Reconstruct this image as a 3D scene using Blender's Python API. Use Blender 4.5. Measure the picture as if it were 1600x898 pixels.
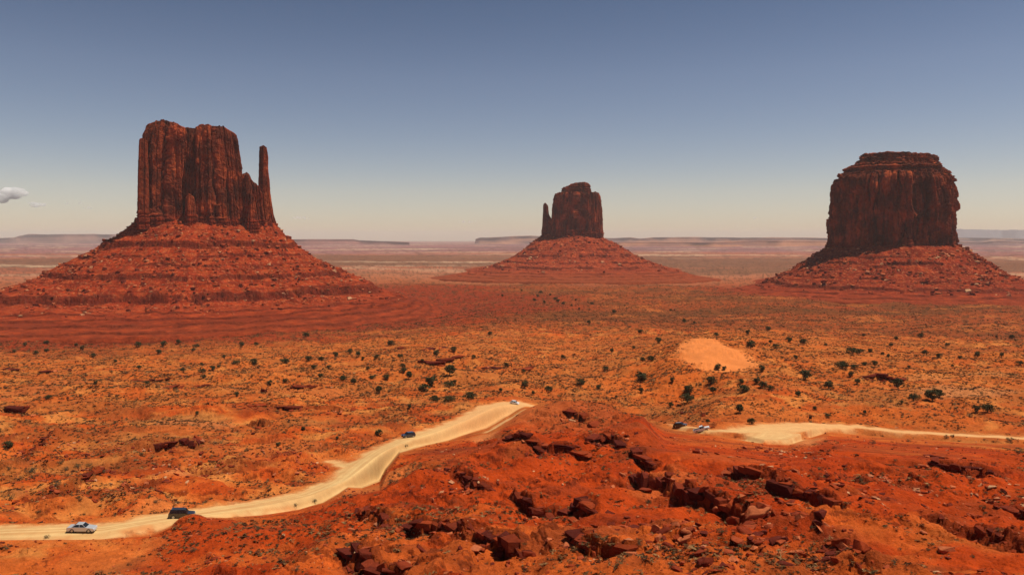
import bpy, bmesh, math, random
import numpy as np
from mathutils import Vector, Matrix
R = math.radians
rng = np.random.default_rng(7)
random.seed(7)
for o in list(bpy.data.objects): bpy.data.objects.remove(o, do_unlink=True)
S = bpy.context.scene
COL = S.collection

# ------------------------------------------------------------------ camera
CZ = 112.0                       # height of the overlook above the far plain
F, W0, H0 = 1200.0, 1600.0, 898.0
PITCH = R(3.67)
cam_d = bpy.data.cameras.new('camera'); cam = bpy.data.objects.new('camera', cam_d); COL.objects.link(cam)
cam.location = (0, 0, CZ); cam.rotation_euler = (math.pi/2 - PITCH, 0, 0)
cam_d.sensor_width = 36; cam_d.lens = 36*F/W0; cam_d.clip_start = .5; cam_d.clip_end = 90000
S.camera = cam
# ------------------------------------------------------------------ light
SUN_EL, SUN_AZ = 68.5, 93.0      # azimuth to the right of the view axis (+Y)
w = bpy.data.worlds.new("World"); S.world = w; w.use_nodes = True
nt = w.node_tree; nt.nodes.clear()
sky = nt.nodes.new('ShaderNodeTexSky'); sky.sky_type = 'NISHITA'; sky.sun_disc = False
sky.sun_elevation = R(SUN_EL); sky.sun_rotation = R(SUN_AZ); sky.altitude = 1600
sky.air_density = 1.0; sky.dust_density = 1.0; sky.ozone_density = 1.5
gm = nt.nodes.new('ShaderNodeGamma'); gm.inputs[1].default_value = 1.42
tn = nt.nodes.new('ShaderNodeMix'); tn.data_type = 'RGBA'; tn.blend_type = 'MULTIPLY'; tn.inputs[0].default_value = 1.0
tn.inputs[7].default_value = (1.25, .87, .69, 1)
bg = nt.nodes.new('ShaderNodeBackground'); bg.inputs[1].default_value = .05
wo = nt.nodes.new('ShaderNodeOutputWorld')
nt.links.new(sky.outputs[0], gm.inputs[0]); nt.links.new(gm.outputs[0], tn.inputs[6])
tcw = nt.nodes.new('ShaderNodeTexCoord'); sxz = nt.nodes.new('ShaderNodeSeparateXYZ'); rmp = nt.nodes.new('ShaderNodeValToRGB')
mlt = nt.nodes.new('ShaderNodeMix'); mlt.data_type = 'RGBA'; mlt.blend_type = 'MULTIPLY'; mlt.inputs[0].default_value = 1.0
nt.links.new(tcw.outputs['Generated'], sxz.inputs[0]); nt.links.new(sxz.outputs[2], rmp.inputs[0])
for i_, (p_, c_) in enumerate(((0.0, (.76, .86, 1.0)), (.02, (.78, .87, 1.0)), (.06, (.93, .95, .98)), (.20, (.97, 1.0, 1.0)), (.30, (.78, .88, .90)))):
    e_ = rmp.color_ramp.elements[i_] if i_ < 2 else rmp.color_ramp.elements.new(p_)
    e_.position = p_; e_.color = (*c_, 1)
nt.links.new(tn.outputs[2], mlt.inputs[6]); nt.links.new(rmp.outputs[0], mlt.inputs[7])
nt.links.new(mlt.outputs[2], bg.inputs[0]); nt.links.new(bg.outputs[0], wo.inputs[0])
sd = bpy.data.lights.new('sun', 'SUN'); sun = bpy.data.objects.new('sun', sd); COL.objects.link(sun)
sd.energy = 5.0; sd.angle = R(.53); sd.color = (1, .93, .80)
SUND = Vector((math.sin(R(SUN_AZ))*math.cos(R(SUN_EL)), math.cos(R(SUN_AZ))*math.cos(R(SUN_EL)), math.sin(R(SUN_EL))))
sun.rotation_euler = SUND.to_track_quat('Z', 'Y').to_euler(); sun.location = (300, 300, 900)
vs = S.view_settings; vs.view_transform = 'Standard'; vs.look = 'None'; vs.gamma = 1; vs.use_curve_mapping = False
vs.exposure = 0.0
S.cycles.use_denoising = True
for k_, v_ in (('denoising_input_passes', 'RGB_ALBEDO_NORMAL'), ('denoising_prefilter', 'ACCURATE')):
    try: setattr(S.cycles, k_, v_)
    except Exception: pass
try: S.cycles.denoiser = 'OPENIMAGEDENOISE'
except Exception: pass
S.cycles.max_bounces = 34; S.cycles.diffuse_bounces = 1; S.cycles.volume_bounces = 32
S.cycles.transparent_max_bounces = 8

# ------------------------------------------------------------------ helpers
def tag(o, label=None, cat=None, group=None, kind=None):
    if label: o['label'] = label
    if cat: o['category'] = cat
    if group: o['group'] = group
    if kind: o['kind'] = kind
    return o
def ratio(py):                   # height per metre of Y for a photo row (before the camera height)
    t = (H0/2 - np.asarray(py, float))/F
    c, s = math.cos(PITCH), math.sin(PITCH)
    return (t*c - s)/(c + t*s)
def uof(px, py):                 # X per metre of Y
    t = (H0/2 - np.asarray(py, float))/F
    c, s = math.cos(PITCH), math.sin(PITCH)
    return (np.asarray(px, float) - W0/2)/F/(c + t*s)
def P(px, py, Y): return np.array([uof(px, py)*Y, Y, CZ + ratio(py)*Y])

PERM = np.random.default_rng(3).permutation(4096).astype(np.int32)
GR = np.random.default_rng(4).normal(size=(4096, 3)); GR /= np.linalg.norm(GR, axis=1)[:, None]
def noise(x, y, z=0.0, seed=0):
    x, y, z = np.broadcast_arrays(np.asarray(x, float), y, z)
    xi, yi, zi = np.floor(x).astype(np.int64), np.floor(y).astype(np.int64), np.floor(z).astype(np.int64)
    xf, yf, zf = x-xi, y-yi, z-zi
    fx, fy, fz = [t*t*t*(t*(t*6-15)+10) for t in (xf, yf, zf)]
    out = 0.0
    for dx in (0, 1):
        wx = fx if dx else 1-fx
        a = PERM[(xi+dx+seed*131) & 4095]
        for dy in (0, 1):
            wy = fy if dy else 1-fy
            b = PERM[(a+yi+dy) & 4095]
            for dz in (0, 1):
                wz = fz if dz else 1-fz
                g = GR[PERM[(b+zi+dz) & 4095]]
                out = out + wx*wy*wz*(g[..., 0]*(xf-dx)+g[..., 1]*(yf-dy)+g[..., 2]*(zf-dz))
    return out*1.6
def noise2(x, y, seed=0):
    x, y = np.broadcast_arrays(np.asarray(x, float), y)
    xi, yi = np.floor(x).astype(np.int64), np.floor(y).astype(np.int64)
    xf, yf = x-xi, y-yi
    fx, fy = [t*t*t*(t*(t*6-15)+10) for t in (xf, yf)]
    out = 0.0
    for dx in (0, 1):
        wx = fx if dx else 1-fx
        a = PERM[(xi+dx+seed*131) & 4095]
        for dy in (0, 1):
            wy = fy if dy else 1-fy
            k = PERM[(a+yi+dy) & 4095]
            out = out + wx*wy*(GR[k, 0]*(xf-dx)+GR[k, 1]*(yf-dy))
    return out*1.9
def fbm2(x, y, oct=4, seed=0, gain=.5):
    a, s, f = 1.0, 0.0, 1.0
    for i in range(oct):
        s = s + a*noise2(x*f+i*17.3, y*f-i*9.1, seed+i); a *= gain; f *= 2.03
    return s
def cell(x, y, seed=0):          # blocky random value per cell
    a = PERM[(np.floor(x).astype(np.int64)+seed*57) & 4095]
    return PERM[(a+np.floor(y).astype(np.int64)) & 4095]/4095.0
def sm(a, b, x):
    t = np.clip((x-a)/(b-a), 0, 1); return t*t*(3-2*t)
def seg_dist(X, Y, pts, closed=False):
    """distance, signed side, parameter along a polyline"""
    best = np.full(X.shape, 1e18); side = np.zeros(X.shape); par = np.zeros(X.shape)
    n = len(pts)-(0 if closed else 1); acc = 0.0
    for i in range(n):
        ax, ay = pts[i][:2]; bx, by = pts[(i+1) % len(pts)][:2]
        dx, dy = bx-ax, by-ay; L2 = dx*dx+dy*dy
        t = np.clip(((X-ax)*dx+(Y-ay)*dy)/L2, 0, 1)
        ex, ey = X-ax-t*dx, Y-ay-t*dy
        d = ex*ex+ey*ey; m = d < best
        best = np.where(m, d, best); side = np.where(m, dx*(Y-ay)-dy*(X-ax), side)
        par = np.where(m, acc+t*math.sqrt(L2), par); acc += math.sqrt(L2)
    return np.sqrt(best), np.sign(side), par
def inside(X, Y, poly):
    c = np.zeros(X.shape, bool)
    for i in range(len(poly)):
        x1, y1 = poly[i][:2]; x2, y2 = poly[i-1][:2]
        m = ((y1 > Y) != (y2 > Y)) & (X < (x2-x1)*(Y-y1)/(y2-y1+1e-12)+x1)
        c ^= m
    return c
def mesh_np(name, V, Fc, mats=(), parent=None, col=None, smooth=False, midx=None, face_n=None):
    """V (n,3), Fc (m,k) array; col (n,3) vertex colours"""
    me = bpy.data.meshes.new(name)
    V = np.asarray(V, np.float32); Fc = np.asarray(Fc, np.int32)
    me.vertices.add(len(V)); me.vertices.foreach_set('co', V.ravel())
    k = Fc.shape[1]
    me.loops.add(Fc.size); me.loops.foreach_set('vertex_index', Fc.ravel())
    me.polygons.add(len(Fc)); me.polygons.foreach_set('loop_start', np.arange(0, Fc.size, k, dtype=np.int32))
    me.polygons.foreach_set('use_smooth', np.full(len(Fc), bool(smooth)))
    if midx is not None: me.polygons.foreach_set('material_index', np.asarray(midx, np.int32))
    for m in (mats if isinstance(mats, (list, tuple)) else [mats]): me.materials.append(m)
    if col is not None:
        a = me.color_attributes.new('Col', 'FLOAT_COLOR', 'POINT')
        c4 = np.ones((len(V), 4), np.float32); c4[:, :3] = col; a.data.foreach_set('color', c4.ravel())
    me.update(calc_edges=True)
    o = bpy.data.objects.new(name, me); COL.objects.link(o)
    if parent is not None: o.parent = parent
    return o
def grid_faces(nr, nc, wrap=False):
    i = np.arange(nr-1)[:, None]; j = np.arange(nc if wrap else nc-1)[None, :]; j2 = (j+1) % nc
    return np.stack([i*nc+j, i*nc+j2, (i+1)*nc+j2, (i+1)*nc+j], -1).reshape(-1, 4)
def empty(name, loc, rz=0):
    o = bpy.data.objects.new(name, None); COL.objects.link(o); o.location = loc; o.rotation_euler = (0, 0, rz)
    o.empty_display_size = .5
    return o

# ------------------------------------------------------------------ materials
def nodemat(name):
    m = bpy.data.materials.new(name); m.use_nodes = True
    n = m.node_tree; b = n.nodes['Principled BSDF']; b.inputs['Roughness'].default_value = .95
    b.inputs['Specular IOR Level'].default_value = .05
    return m, n, b
def earth_mat(name, vary=.25, bump=.6, scales=(1.2, .22), bumpscale=.8, base=None, objectspace=False):
    """earth or rock: own colour (attribute) broken by fine noise, with bump"""
    m, n, b = nodemat(name)
    L = n.links.new
    if base is None:
        at = n.nodes.new('ShaderNodeAttribute'); at.attribute_name = 'Col'; src = at.outputs['Color']
    else:
        at = n.nodes.new('ShaderNodeRGB'); at.outputs[0].default_value = (*base, 1); src = at.outputs[0]
    tc = n.nodes.new('ShaderNodeTexCoord'); co = tc.outputs['Object']
    fac = None
    for i, s in enumerate(scales):
        no = n.nodes.new('ShaderNodeTexNoise'); no.inputs['Scale'].default_value = s; no.inputs['Detail'].default_value = 6
        no.inputs['Roughness'].default_value = .65
        L(co, no.inputs['Vector'])
        mr = n.nodes.new('ShaderNodeMapRange'); mr.inputs[1].default_value = .3; mr.inputs[2].default_value = .7
        mr.inputs[3].default_value = 1-vary; mr.inputs[4].default_value = 1+vary
        L(no.outputs[0], mr.inputs[0])
        if fac is None: fac = mr.outputs[0]; first = no
        else:
            mu = n.nodes.new('ShaderNodeMath'); mu.operation = 'MULTIPLY'; L(fac, mu.inputs[0]); L(mr.outputs[0], mu.inputs[1]); fac = mu.outputs[0]
    vm = n.nodes.new('ShaderNodeVectorMath'); vm.operation = 'SCALE'
    L(src, vm.inputs[0]); L(fac, vm.inputs['Scale']); L(vm.outputs[0], b.inputs['Base Color'])
    bp = n.nodes.new('ShaderNodeBump'); bp.inputs['Strength'].default_value = bump; bp.inputs['Distance'].default_value = bumpscale
    L(first.outputs[0], bp.inputs['Height']); L(bp.outputs[0], b.inputs['Normal'])
    return m
M_ground = earth_mat('red_earth', .2, .9, (1.6, .3, 5.5), .6)
M_road = earth_mat('pale_packed_dirt', .07, .25, (.7, .15), .2)
M_dune = earth_mat('smooth_orange_sand', .05, .15, (.3, .06), .3)
M_talus = earth_mat('talus_earth', .3, .9, (.22, .05), 3.0)
M_wall = earth_mat('varnished_sandstone', .28, 1.0, (.16, .04), 5.0)
M_boulder = earth_mat('boulder_sandstone', .2, .6, (2.2, .6), .3)
M_far = earth_mat('distant_rock', .15, .5, (.01, .003), 20)
def leaf_mat(name):
    m, n, b = nodemat(name)
    at = n.nodes.new('ShaderNodeAttribute'); at.attribute_name = 'Col'
    n.links.new(at.outputs['Color'], b.inputs['Base Color']); b.inputs['Roughness'].default_value = .8
    return m
M_leaf = leaf_mat('leaf_green'); M_scrub = leaf_mat('dry_scrub')
def plain(name, c, rough=.6, metal=0, spec=.3, coat=0):
    m, n, b = nodemat(name); b.inputs['Roughness'].default_value = rough; b.inputs['Metallic'].default_value = metal
    b.inputs['Specular IOR Level'].default_value = spec; b.inputs['Coat Weight'].default_value = coat
    no = n.nodes.new('ShaderNodeTexNoise'); no.inputs['Scale'].default_value = 3
    mr = n.nodes.new('ShaderNodeMix'); mr.data_type = 'RGBA'
    mr.inputs[6].default_value = (*[v*.88 for v in c], 1); mr.inputs[7].default_value = (*c, 1)
    n.links.new(no.outputs[0], mr.inputs[0]); n.links.new(mr.outputs[2], b.inputs['Base Color'])
    return m
M_bark = plain('grey_bark', (.10, .07, .05), .9)

# ------------------------------------------------------------------ terrain: large shapes
CP = [  # photo column, photo row, distance
 # left slope and the road
 (0,898,112),(200,898,112),(350,898,106),(480,898,99),(0,830,133),(130,828,135),(280,806,147),(400,790,160),(500,768,175),(550,742,192),
 (600,702,222),(640,684,248),(700,666,275),(760,642,308),(800,628,335),(0,760,172),(150,750,180),(320,730,200),(430,715,215),
 (0,690,235),(180,690,240),(350,670,265),(500,660,280),(0,640,300),(250,620,340),(450,620,345),(600,640,320),
 (0,590,430),(300,590,430),(500,580,450),(0,555,620),(300,550,650),(500,548,640),(640,600,410),(700,560,520),(620,560,500),(780,590,430),
 (0,525,860),(300,525,860),(550,520,860),(700,540,660),(800,560,560),
 # hidden stretch of road, mounds
 (850,640,325),(960,662,300),(1060,664,268),(870,632,288),(940,636,262),(1000,655,196),(905,680,225),
 # right, second road
 (1110,672,250),(1200,668,262),(1300,664,277),(1400,673,272),(1500,679,268),(1600,684,262),(1700,688,258),
 (1210,686,236),(1150,650,285),(1250,640,305),(1400,640,312),(1550,650,300),(1150,610,345),(1300,600,372),(1450,600,372),(1600,600,372),
 (1120,578,400),(1060,565,430),(1190,575,405),(1110,532,500),(1180,545,480),(1100,524,660),(900,600,410),(950,560,560),(1000,590,430),
 (1400,565,480),(1600,560,500),(1300,530,700),(1550,525,760),(1000,530,740),(850,525,780),
 # red benches in front
 (550,898,94),(700,898,86),(850,898,82),(1000,898,77),(1150,898,73),(1300,898,72),(1450,898,75),(1600,898,80),(1700,898,84),
 (480,830,131),(600,800,134),(720,760,150),(800,691,186),(740,715,172),(690,735,162),(860,705,176),(800,670,240),(740,690,226),(650,704,203),
 (900,740,158),(1000,720,158),(980,690,178),(1100,700,170),(1080,672,192),(1200,740,140),(1200,705,180),(1300,720,165),(1430,688,192),(1360,705,190),(1500,700,196),
 (1600,715,200),(1600,760,150),(1450,770,135),(1330,780,124),(1600,830,108),(1450,840,100),(1300,840,94),(1150,820,104),(1000,800,112),(850,820,110),(700,820,118),
]
cpw = [P(*c) for c in CP]
ct = [(math.atan2(p[0], p[1]), math.log(math.hypot(p[0], p[1])), p[2]) for p in cpw]
for th in np.radians([-38, -26, -13, 0, 13, 26, 38]):
    for r_, z_ in ((1250, 3), (1800, 0), (3000, 0), (6000, 0), (12000, 0), (30000, 0), (45, CZ-27), (25, CZ-18)):
        ct.append((th, math.log(r_), z_))
ct = np.array(ct)
SC = np.array([1.0, .55])        # azimuth against log distance
def tphi(d2): return .5*d2*np.log(d2+1e-12)
def fit(cp, lam=2e-4):
    A = cp[:, :2]*SC; n = len(A)
    K = tphi(((A[:, None]-A[None])**2).sum(-1))+lam*np.eye(n)
    Pm = np.c_[np.ones(n), A]; M = np.block([[K, Pm], [Pm.T, np.zeros((3, 3))]])
    # work on angular depression so near and far points weigh alike
    v = (cp[:, 2]-CZ)/np.exp(cp[:, 1])
    return A, np.linalg.solve(M, np.r_[v, 0, 0, 0])
TA, TW = fit(ct)
gth = np.linspace(-R(44), R(44), 220); glr = np.linspace(math.log(14), math.log(31000), 420)
G1, G2 = np.meshgrid(gth, glr, indexing='ij')
q = np.stack([G1.ravel(), G2.ravel()], 1)*SC
val = np.zeros(len(q))
for i in range(0, len(q), 20000):
    d2 = ((q[i:i+20000, None]-TA[None])**2).sum(-1)
    val[i:i+20000] = tphi(d2)@TW[:-3]+TW[-3]+q[i:i+20000]@TW[-2:]
GZ = CZ+val.reshape(G1.shape)*np.exp(G2)
flat = sm(math.log(1000), math.log(1400), G2); GZ = GZ*(1-flat)
def bil(gx, gy, Z, x, y):
    fx = np.clip(np.interp(x, gx, np.arange(len(gx))), 0, len(gx)-1.001); fy = np.clip(np.interp(y, gy, np.arange(len(gy))), 0, len(gy)-1.001)
    i, j = fx.astype(int), fy.astype(int); a, b = fx-i, fy-j
    return Z[i, j]*(1-a)*(1-b)+Z[i+1, j]*a*(1-b)+Z[i, j+1]*(1-a)*b+Z[i+1, j+1]*a*b
def base_z(X, Y):
    th = np.arctan2(X, Y); r = np.hypot(X, Y)
    return bil(gth, glr, GZ, np.clip(th, gth[0], gth[-1]), np.log(np.maximum(r, 14)))
def pick(px, py, zf=base_z, y0=60, y1=26000, last=False):
    Ys = np.exp(np.linspace(math.log(y0), math.log(y1), 2600)); u, k = float(uof(px, py)), float(ratio(py))
    d = CZ+k*Ys-zf(u*Ys, Ys)
    h = np.where((d[:-1] > 0) & (d[1:] <= 0))[0]
    if len(h) == 0: return None
    i = h[0]; t = d[i]/(d[i]-d[i+1]); Yv = Ys[i]*(1-t)+Ys[i+1]*t
    return np.array([u*Yv, Yv, CZ+k*Yv])

# roads as world polylines (x, y, half width)
def road_pts(L): 
    out = []
    for px, py, Y, hw in L:
        p = P(px, py, Y); out.append((p[0], p[1], hw))
    return out
ROAD1 = road_pts([(-250,836,128,4.3),(-100,832,131,4.3),(60,829,134,4.3),(160,825,136.5,4.2),(280,806,147,4.0),(400,788,161,4.4),(480,771,173,4.8),(535,750,187,5.2),(566,728,202,5.8),
  (600,705,221,5.6),(640,688,245,5.2),(690,669,270,5.8),(735,653,292,6.5),(775,634,322,8.5),(815,628,336,5.5),(860,640,326,3.6),(960,662,300,3.4),(1050,662,270,3.2),(1110,672,250,2.6),
  (1160,674,254,5.5),(1215,669,262,8.5),(1270,664,273,5.5),(1340,667,277,3.6),(1400,673,272,3.4),(1500,679,268,3.2),(1600,684,262,3.2),(1750,690,256,3.2)])
PULL = [road_pts(l) for l in ([(520,712,212,2.2),(545,722,205,3.0),(560,735,196,2.5)], [(1186,687,238,6),(1204,683,242,8),(1216,676,251,9)], [(760,662,262,2.0),(790,646,285,4.0),(825,638,300,2.0)])]
def road_d(X, Y, L):
    best = np.full(X.shape, 1e9)
    for i in range(len(L)-1):
        ax, ay, aw = L[i]; bx, by, bw = L[i+1]; dx, dy = bx-ax, by-ay
        t = np.clip(((X-ax)*dx+(Y-ay)*dy)/(dx*dx+dy*dy), 0, 1)
        best = np.minimum(best, np.hypot(X-ax-t*dx, Y-ay-t*dy)-(aw+t*(bw-aw)))
    return best
DUNE = [pick(*c)[:2] for c in ((1053,552),(1060,541),(1078,534),(1128,532),(1132,541),(1150,549),(1168,553),(1192,571),(1160,575),(1118,577),(1094,579),(1078,570),(1064,560))]

BUMP = [ # photo column, row, distance, half sizes across/along, height
 (297,809,141,6.0,2.8,8.0),(325,820,136,6,3.5,2.3),(370,835,128,9,6,2.0),
 (900,640,262,16,9,2.0),(1160,662,262,7,4,1.8),(1000,662,190,9,7,1.6),(1085,690,180,8,6,1.0),
 (800,700,178,9,6,1.6),(1440,696,186,7,5,1.8),(700,594,440,28,14,4.0),(1060,600,360,22,14,-3.0),(760,575,500,40,16,3.0),(400,600,420,40,14,2.6),
 (150,610,360,36,10,2.5),(300,640,300,26,8,1.8),(1500,570,470,50,16,3),(1340,588,410,24,8,2.6)]
BUMPW = [(float(uof(a, b)*Y), Y, rx, ry, h) for a, b, Y, rx, ry, h in BUMP]
SCARP = [ # rows of ledges: photo points, height, decay behind, decay in front, block size
 ([(985,735),(1012,745),(1030,752),(1048,765),(1075,782),(1100,790),(1122,800),(1140,805),(1158,822),(1168,845)], 3.2, 9, 6),
 ([(1140,735),(1165,745),(1195,752),(1215,768),(1245,775),(1280,790),(1305,800),(1325,815)], 2.8, 9, 6),
 ([(1255,830),(1275,845),(1300,858),(1325,868),(1345,885),(1370,905)], 3.4, 6, 5),
 ([(538,868),(560,880),(585,888),(612,888),(650,884)], 2.2, 8, 6),
 ([(610,832),(640,830),(668,829),(700,832),(735,846),(780,852),(835,866)], 2.3, 9, 6),
 ([(778,783),(800,785),(830,795),(860,797),(895,800),(935,808)], 2.3, 9, 6),
 ([(775,690),(800,694),(830,700),(850,706),(880,710),(905,718)], 2.2, 7, 7),
 ([(884,856),(920,866),(955,866),(990,872)], 2.4, 6, 5),
 ([(556,794),(575,800),(590,806),(606,822)], 1.8, 8, 6),
 ([(0,712),(40,708),(75,690),(103,676)], 3.0, 8, 6),
 ([(235,705),(255,700),(290,698),(318,689)], 3.4, 11, 8),
 ([(380,660),(405,664),(432,664)], 3.6, 10, 8),
 ([(375,640),(410,636),(470,640),(520,640),(560,643)], 2.2, 10, 8),
 ([(0,790),(40,786),(80,772),(120,755),(160,742),(210,725)], 1.4, 7, 6),
 ([(190,772),(220,765),(250,752)], 1.2, 6, 5),
 ([(1435,696),(1450,706),(1470,716)], 2.6, 6, 5),
 ([(1446,724),(1470,728),(1500,735),(1530,740),(1560,748)], 3.2, 8, 6),
 ([(1412,748),(1425,755),(1440,760)], 2.8, 6, 5),
 ([(1500,768),(1530,775),(1570,782),(1610,795)], 1.8, 7, 5),
 ([(1430,820),(1480,828),(1530,840),(1580,855),(1640,880)], 1.8, 8, 6),
 ([(700,738),(720,750),(745,758),(770,765)], 1.7, 7, 5),
 ([(920,705),(945,690),(960,692),(972,702)], 1.8, 7, 5),
 ([(1090,712),(1100,705),(1112,707)], 2.2, 5, 4),
 ([(1150,694),(1170,690),(1200,694)], 1.6, 5, 4),
 ([(990,712),(1010,722),(1030,728)], 1.4, 5, 4),
 ([(1338,592),(1370,588),(1400,590)], 3.0, 12, 10),
 ([(1350,636),(1375,638),(1395,640)], 1.8, 7, 7),
 ([(0,578),(60,580),(120,576)], 2.2, 14, 12),([(180,592),(230,594),(300,588)], 2.2, 14, 12),
 ([(250,612),(285,606),(330,600)], 2.2, 10, 10),([(0,640),(30,640),(48,636)], 3.2, 10, 10),
 ([(440,600),(480,606),(520,604)], 2.0, 12, 10),([(620,545),(660,548),(700,545)], 2.0, 14, 12),
 ([(760,576),(800,580),(840,574)], 2.2, 14, 12),([(860,655),(885,648),(915,655),(935,668)], 1.6, 6, 6),
 ([(640,566),(680,570),(730,566)], 2.0, 12, 10),
 ([(1040,640),(1050,650),(1066,660)], 1.6, 6, 6),
]
SCW = []
for pts, h, db, df in SCARP:
    pw = [pick(a, b) for a, b in pts]; pw = [p for p in pw if p is not None]
    if len(pw) > 1: SCW.append(([(p[0], p[1]) for p in pw], h, db, df))
# the ground in front of the open stretches of road stays below the near kerb of the road, as built
CAPS = [([(-250,843),(0,840),(150,839),(225,833),(258,819),(264,812),(270,807),(280,802.5),(292,799.5),(304,801),(314,805),(345,806),(400,802),(460,793),(500,781),(525,767),(540,757),(562,757),(590,746),(600,728),(622,702),(645,696),(700,684),(760,664),(790,648),(832,633)],
        [(-250,128),(160,136),(280,146),(400,160),(480,172),(535,186),(566,200),(600,219),(640,243),(690,268),(735,290),(775,320),(832,334)]),
        ([(1000,662),(1035,665),(1060,670),(1085,674),(1106,676.5),(1130,679),(1160,684),(1205,693),(1238,693),(1262,684),(1300,674),(1400,682),(1500,688),(1600,692),(1800,700)],
        [(1000,275),(1060,264),(1106,250),(1150,248),(1200,234),(1240,238),(1275,268),(1340,274),(1400,270),(1500,264),(1600,258),(1800,254)])]
def layers(sd_, X, Y, seed, n=4, spread=.5, w=.10, k=1.0):
    """a ledge as a stack of beds, each set back by its own ragged amount: 0 in front, 1 behind"""
    out = 0.0
    for i in range(n):
        o_ = (i-(n-1)/2)*spread*k+noise2(X/(1.5*k)+i*7, Y/(1.5*k), seed+i*3)*.3*k+noise2(X/(4.5*k)-i*5, Y/(4.5*k), seed+i*3+1)*.5*k+(cell(X/(1.3*k)+noise2(X/k, Y/k, seed+i), Y/(1.3*k), seed+i)-.5)*.5*k
        out = out+sm(-w*k, w*k, sd_-o_)/n
    return out
def terrain(X, Y, fine=True):
    """final ground height, the road mask, the sand mask, how ledged"""
    r = np.hypot(X, Y)
    z = base_z(X, Y)
    gul_ = (1-sm(230, 300, r))*(.55-np.abs(noise2(X/19+.3*noise2(X/7, Y/7, 8), Y/26, 88))*2.2)*1.5+(1-sm(230, 300, r))*(.3-np.abs(noise2(X/7, Y/9, 89)))*.35
    rd = road_d(X, Y, ROAD1)
    for L in PULL: rd = np.minimum(rd, road_d(X, Y, L)+.8)
    keep = sm(0, 7, rd)
    near = 1-sm(180, 330, r)
    nz = fbm2(X/34, Y/34, 3, 5)*2.2*sm(60, 200, r)*(1-.5*near)+fbm2(X/11, Y/11, 4, 9)*(.75*near+.5)*(1-sm(1000, 2500, r))
    nz = nz+fbm2(X/170, Y/170, 3, 21)*4*sm(420, 900, r)*(1-sm(1100, 4000, r)*.5)
    px_ = 800+1197.5*X/np.maximum(Y, 1); calm = np.zeros(X.shape)
    for rows, dist in CAPS:
        yr = np.interp(px_, *zip(*dist)); calm = np.maximum(calm, (px_ > rows[0][0]) & (px_ < rows[-1][0]) & (Y > 20) & (Y < yr))
        calm = np.where((Y < yr) & (Y > 20) & (px_ > rows[0][0]) & (px_ < rows[-1][0]), sm(.68, .86, Y/yr), calm)
    z = z+(nz+gul_)*keep*(1-.75*calm)
    for bx, by, rx, ry, h in BUMPW:
        z = z+h*np.exp(-((X-bx)/rx)**2-((Y-by)/ry)**2)*sm(-.5, 2.2, rd)
    for bx, by, r0_, r1_ in ((-572, 1330, 430, 640), (217, 2450, 420, 700), (868, 1680, 260, 420)):
        z = z-8*(1-sm(r0_, r1_, np.hypot(X-bx, Y-by)))
    # natural ledges: height steps that follow the contours, broken into stretches
    ledge = np.zeros(X.shape)
    mk = sm(.0, .35, noise2(X/30+3, Y/22, 31)+.1*near)*keep*(1-sm(560, 900, r))
    jit = fbm2(X/7, Y/7, 4, 41, .6)*1.0
    st = 2.3; zz = (z+jit)/st+noise2(X/60, Y/60, 77)*1.3; fr = zz-np.floor(zz)
    tz = (sm(.30, .34, fr+.05*noise2(X/1.6, Y/1.6, 43))+sm(.46, .50, fr+.06*noise2(X/1.6, Y/1.6, 44))+sm(.60, .64, fr+.05*noise2(X/1.6, Y/1.6, 45)))/3-fr
    z = z+tz*st*.62*mk*(1+.4*sm(250, 450, r))
    ledge = np.maximum(ledge, mk*np.exp(-((fr-.5)/.08)**2))
    dune = inside(X+fbm2(X/9, Y/9, 2, 61)*3, Y+fbm2(X/9, Y/9, 2, 62)*5, DUNE)
    # named ledges
    for pts, h, db, df in SCW:
        xs = [p[0] for p in pts]; ys = [p[1] for p in pts]; m = 45
        w_ = (X > min(xs)-m) & (X < max(xs)+m) & (Y > min(ys)-m) & (Y < max(ys)+m)
        if not w_.any(): continue
        x, y = X[w_], Y[w_]
        k = max(1.0, np.mean(ys)/140)
        jx = fbm2(x/(5*k), y/(5*k), 4, 51, .6)*.9*k
        wx_, wy_ = x+fbm2(x/2/k, y/2/k, 2, 58)*1.2*k, y+fbm2(x/2/k, y/2/k, 2, 59)*1.2*k
        jy = fbm2(x/(5*k)+9, y/(5*k), 4, 52, .6)*.9*k+(cell(wx_/(2.6*k), wy_/(2.2*k), 9)-.5)*.6*k
        d, s_, par = seg_dist(x+jx, y+jy, pts)
        if pts[-1][0] < pts[0][0]: s_ = -s_
        total = seg_dist(np.array([pts[-1][0]]), np.array([pts[-1][1]]), pts)[2][0]
        end = sm(-.001, .14*total+.01, par)*sm(-.001, .14*total+.01, total-par)
        hh = 1.5*h*(.62+.5*noise2(par/(4*k), 0*par, 55)+.25*(cell(par/(3.1*k)+.4*noise2(x/k,y/k,3), 0*par, 11)-.3))*end
        sd_ = d*s_
        ly = layers(sd_, x, y, 300, 4, .25, .14, k**.7)
        up = np.exp(-np.maximum(sd_, 0)/db)*ly
        lo = -.42*np.exp(-np.maximum(-sd_, 0)/df)*(1-ly)
        kp = sm(.5, 3, rd[w_])
        z[w_] += hh*(.58*up+lo)*kp
        ledge[w_] = np.maximum(ledge[w_], kp*end*np.exp(-(np.abs(sd_)/1.6)**2))
    if fine:
        z = z+(fbm2(X/2.1, Y/2.1, 4, 71, .55)*.17*near+fbm2(X/4.5, Y/4.5, 3, 73)*.35*(1-near))*sm(-1, 3, rd)*np.where(dune, .1, 1)*(1-sm(700, 1500, r))
    px_ = 800+1197.5*X/np.maximum(Y, 1)
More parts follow.
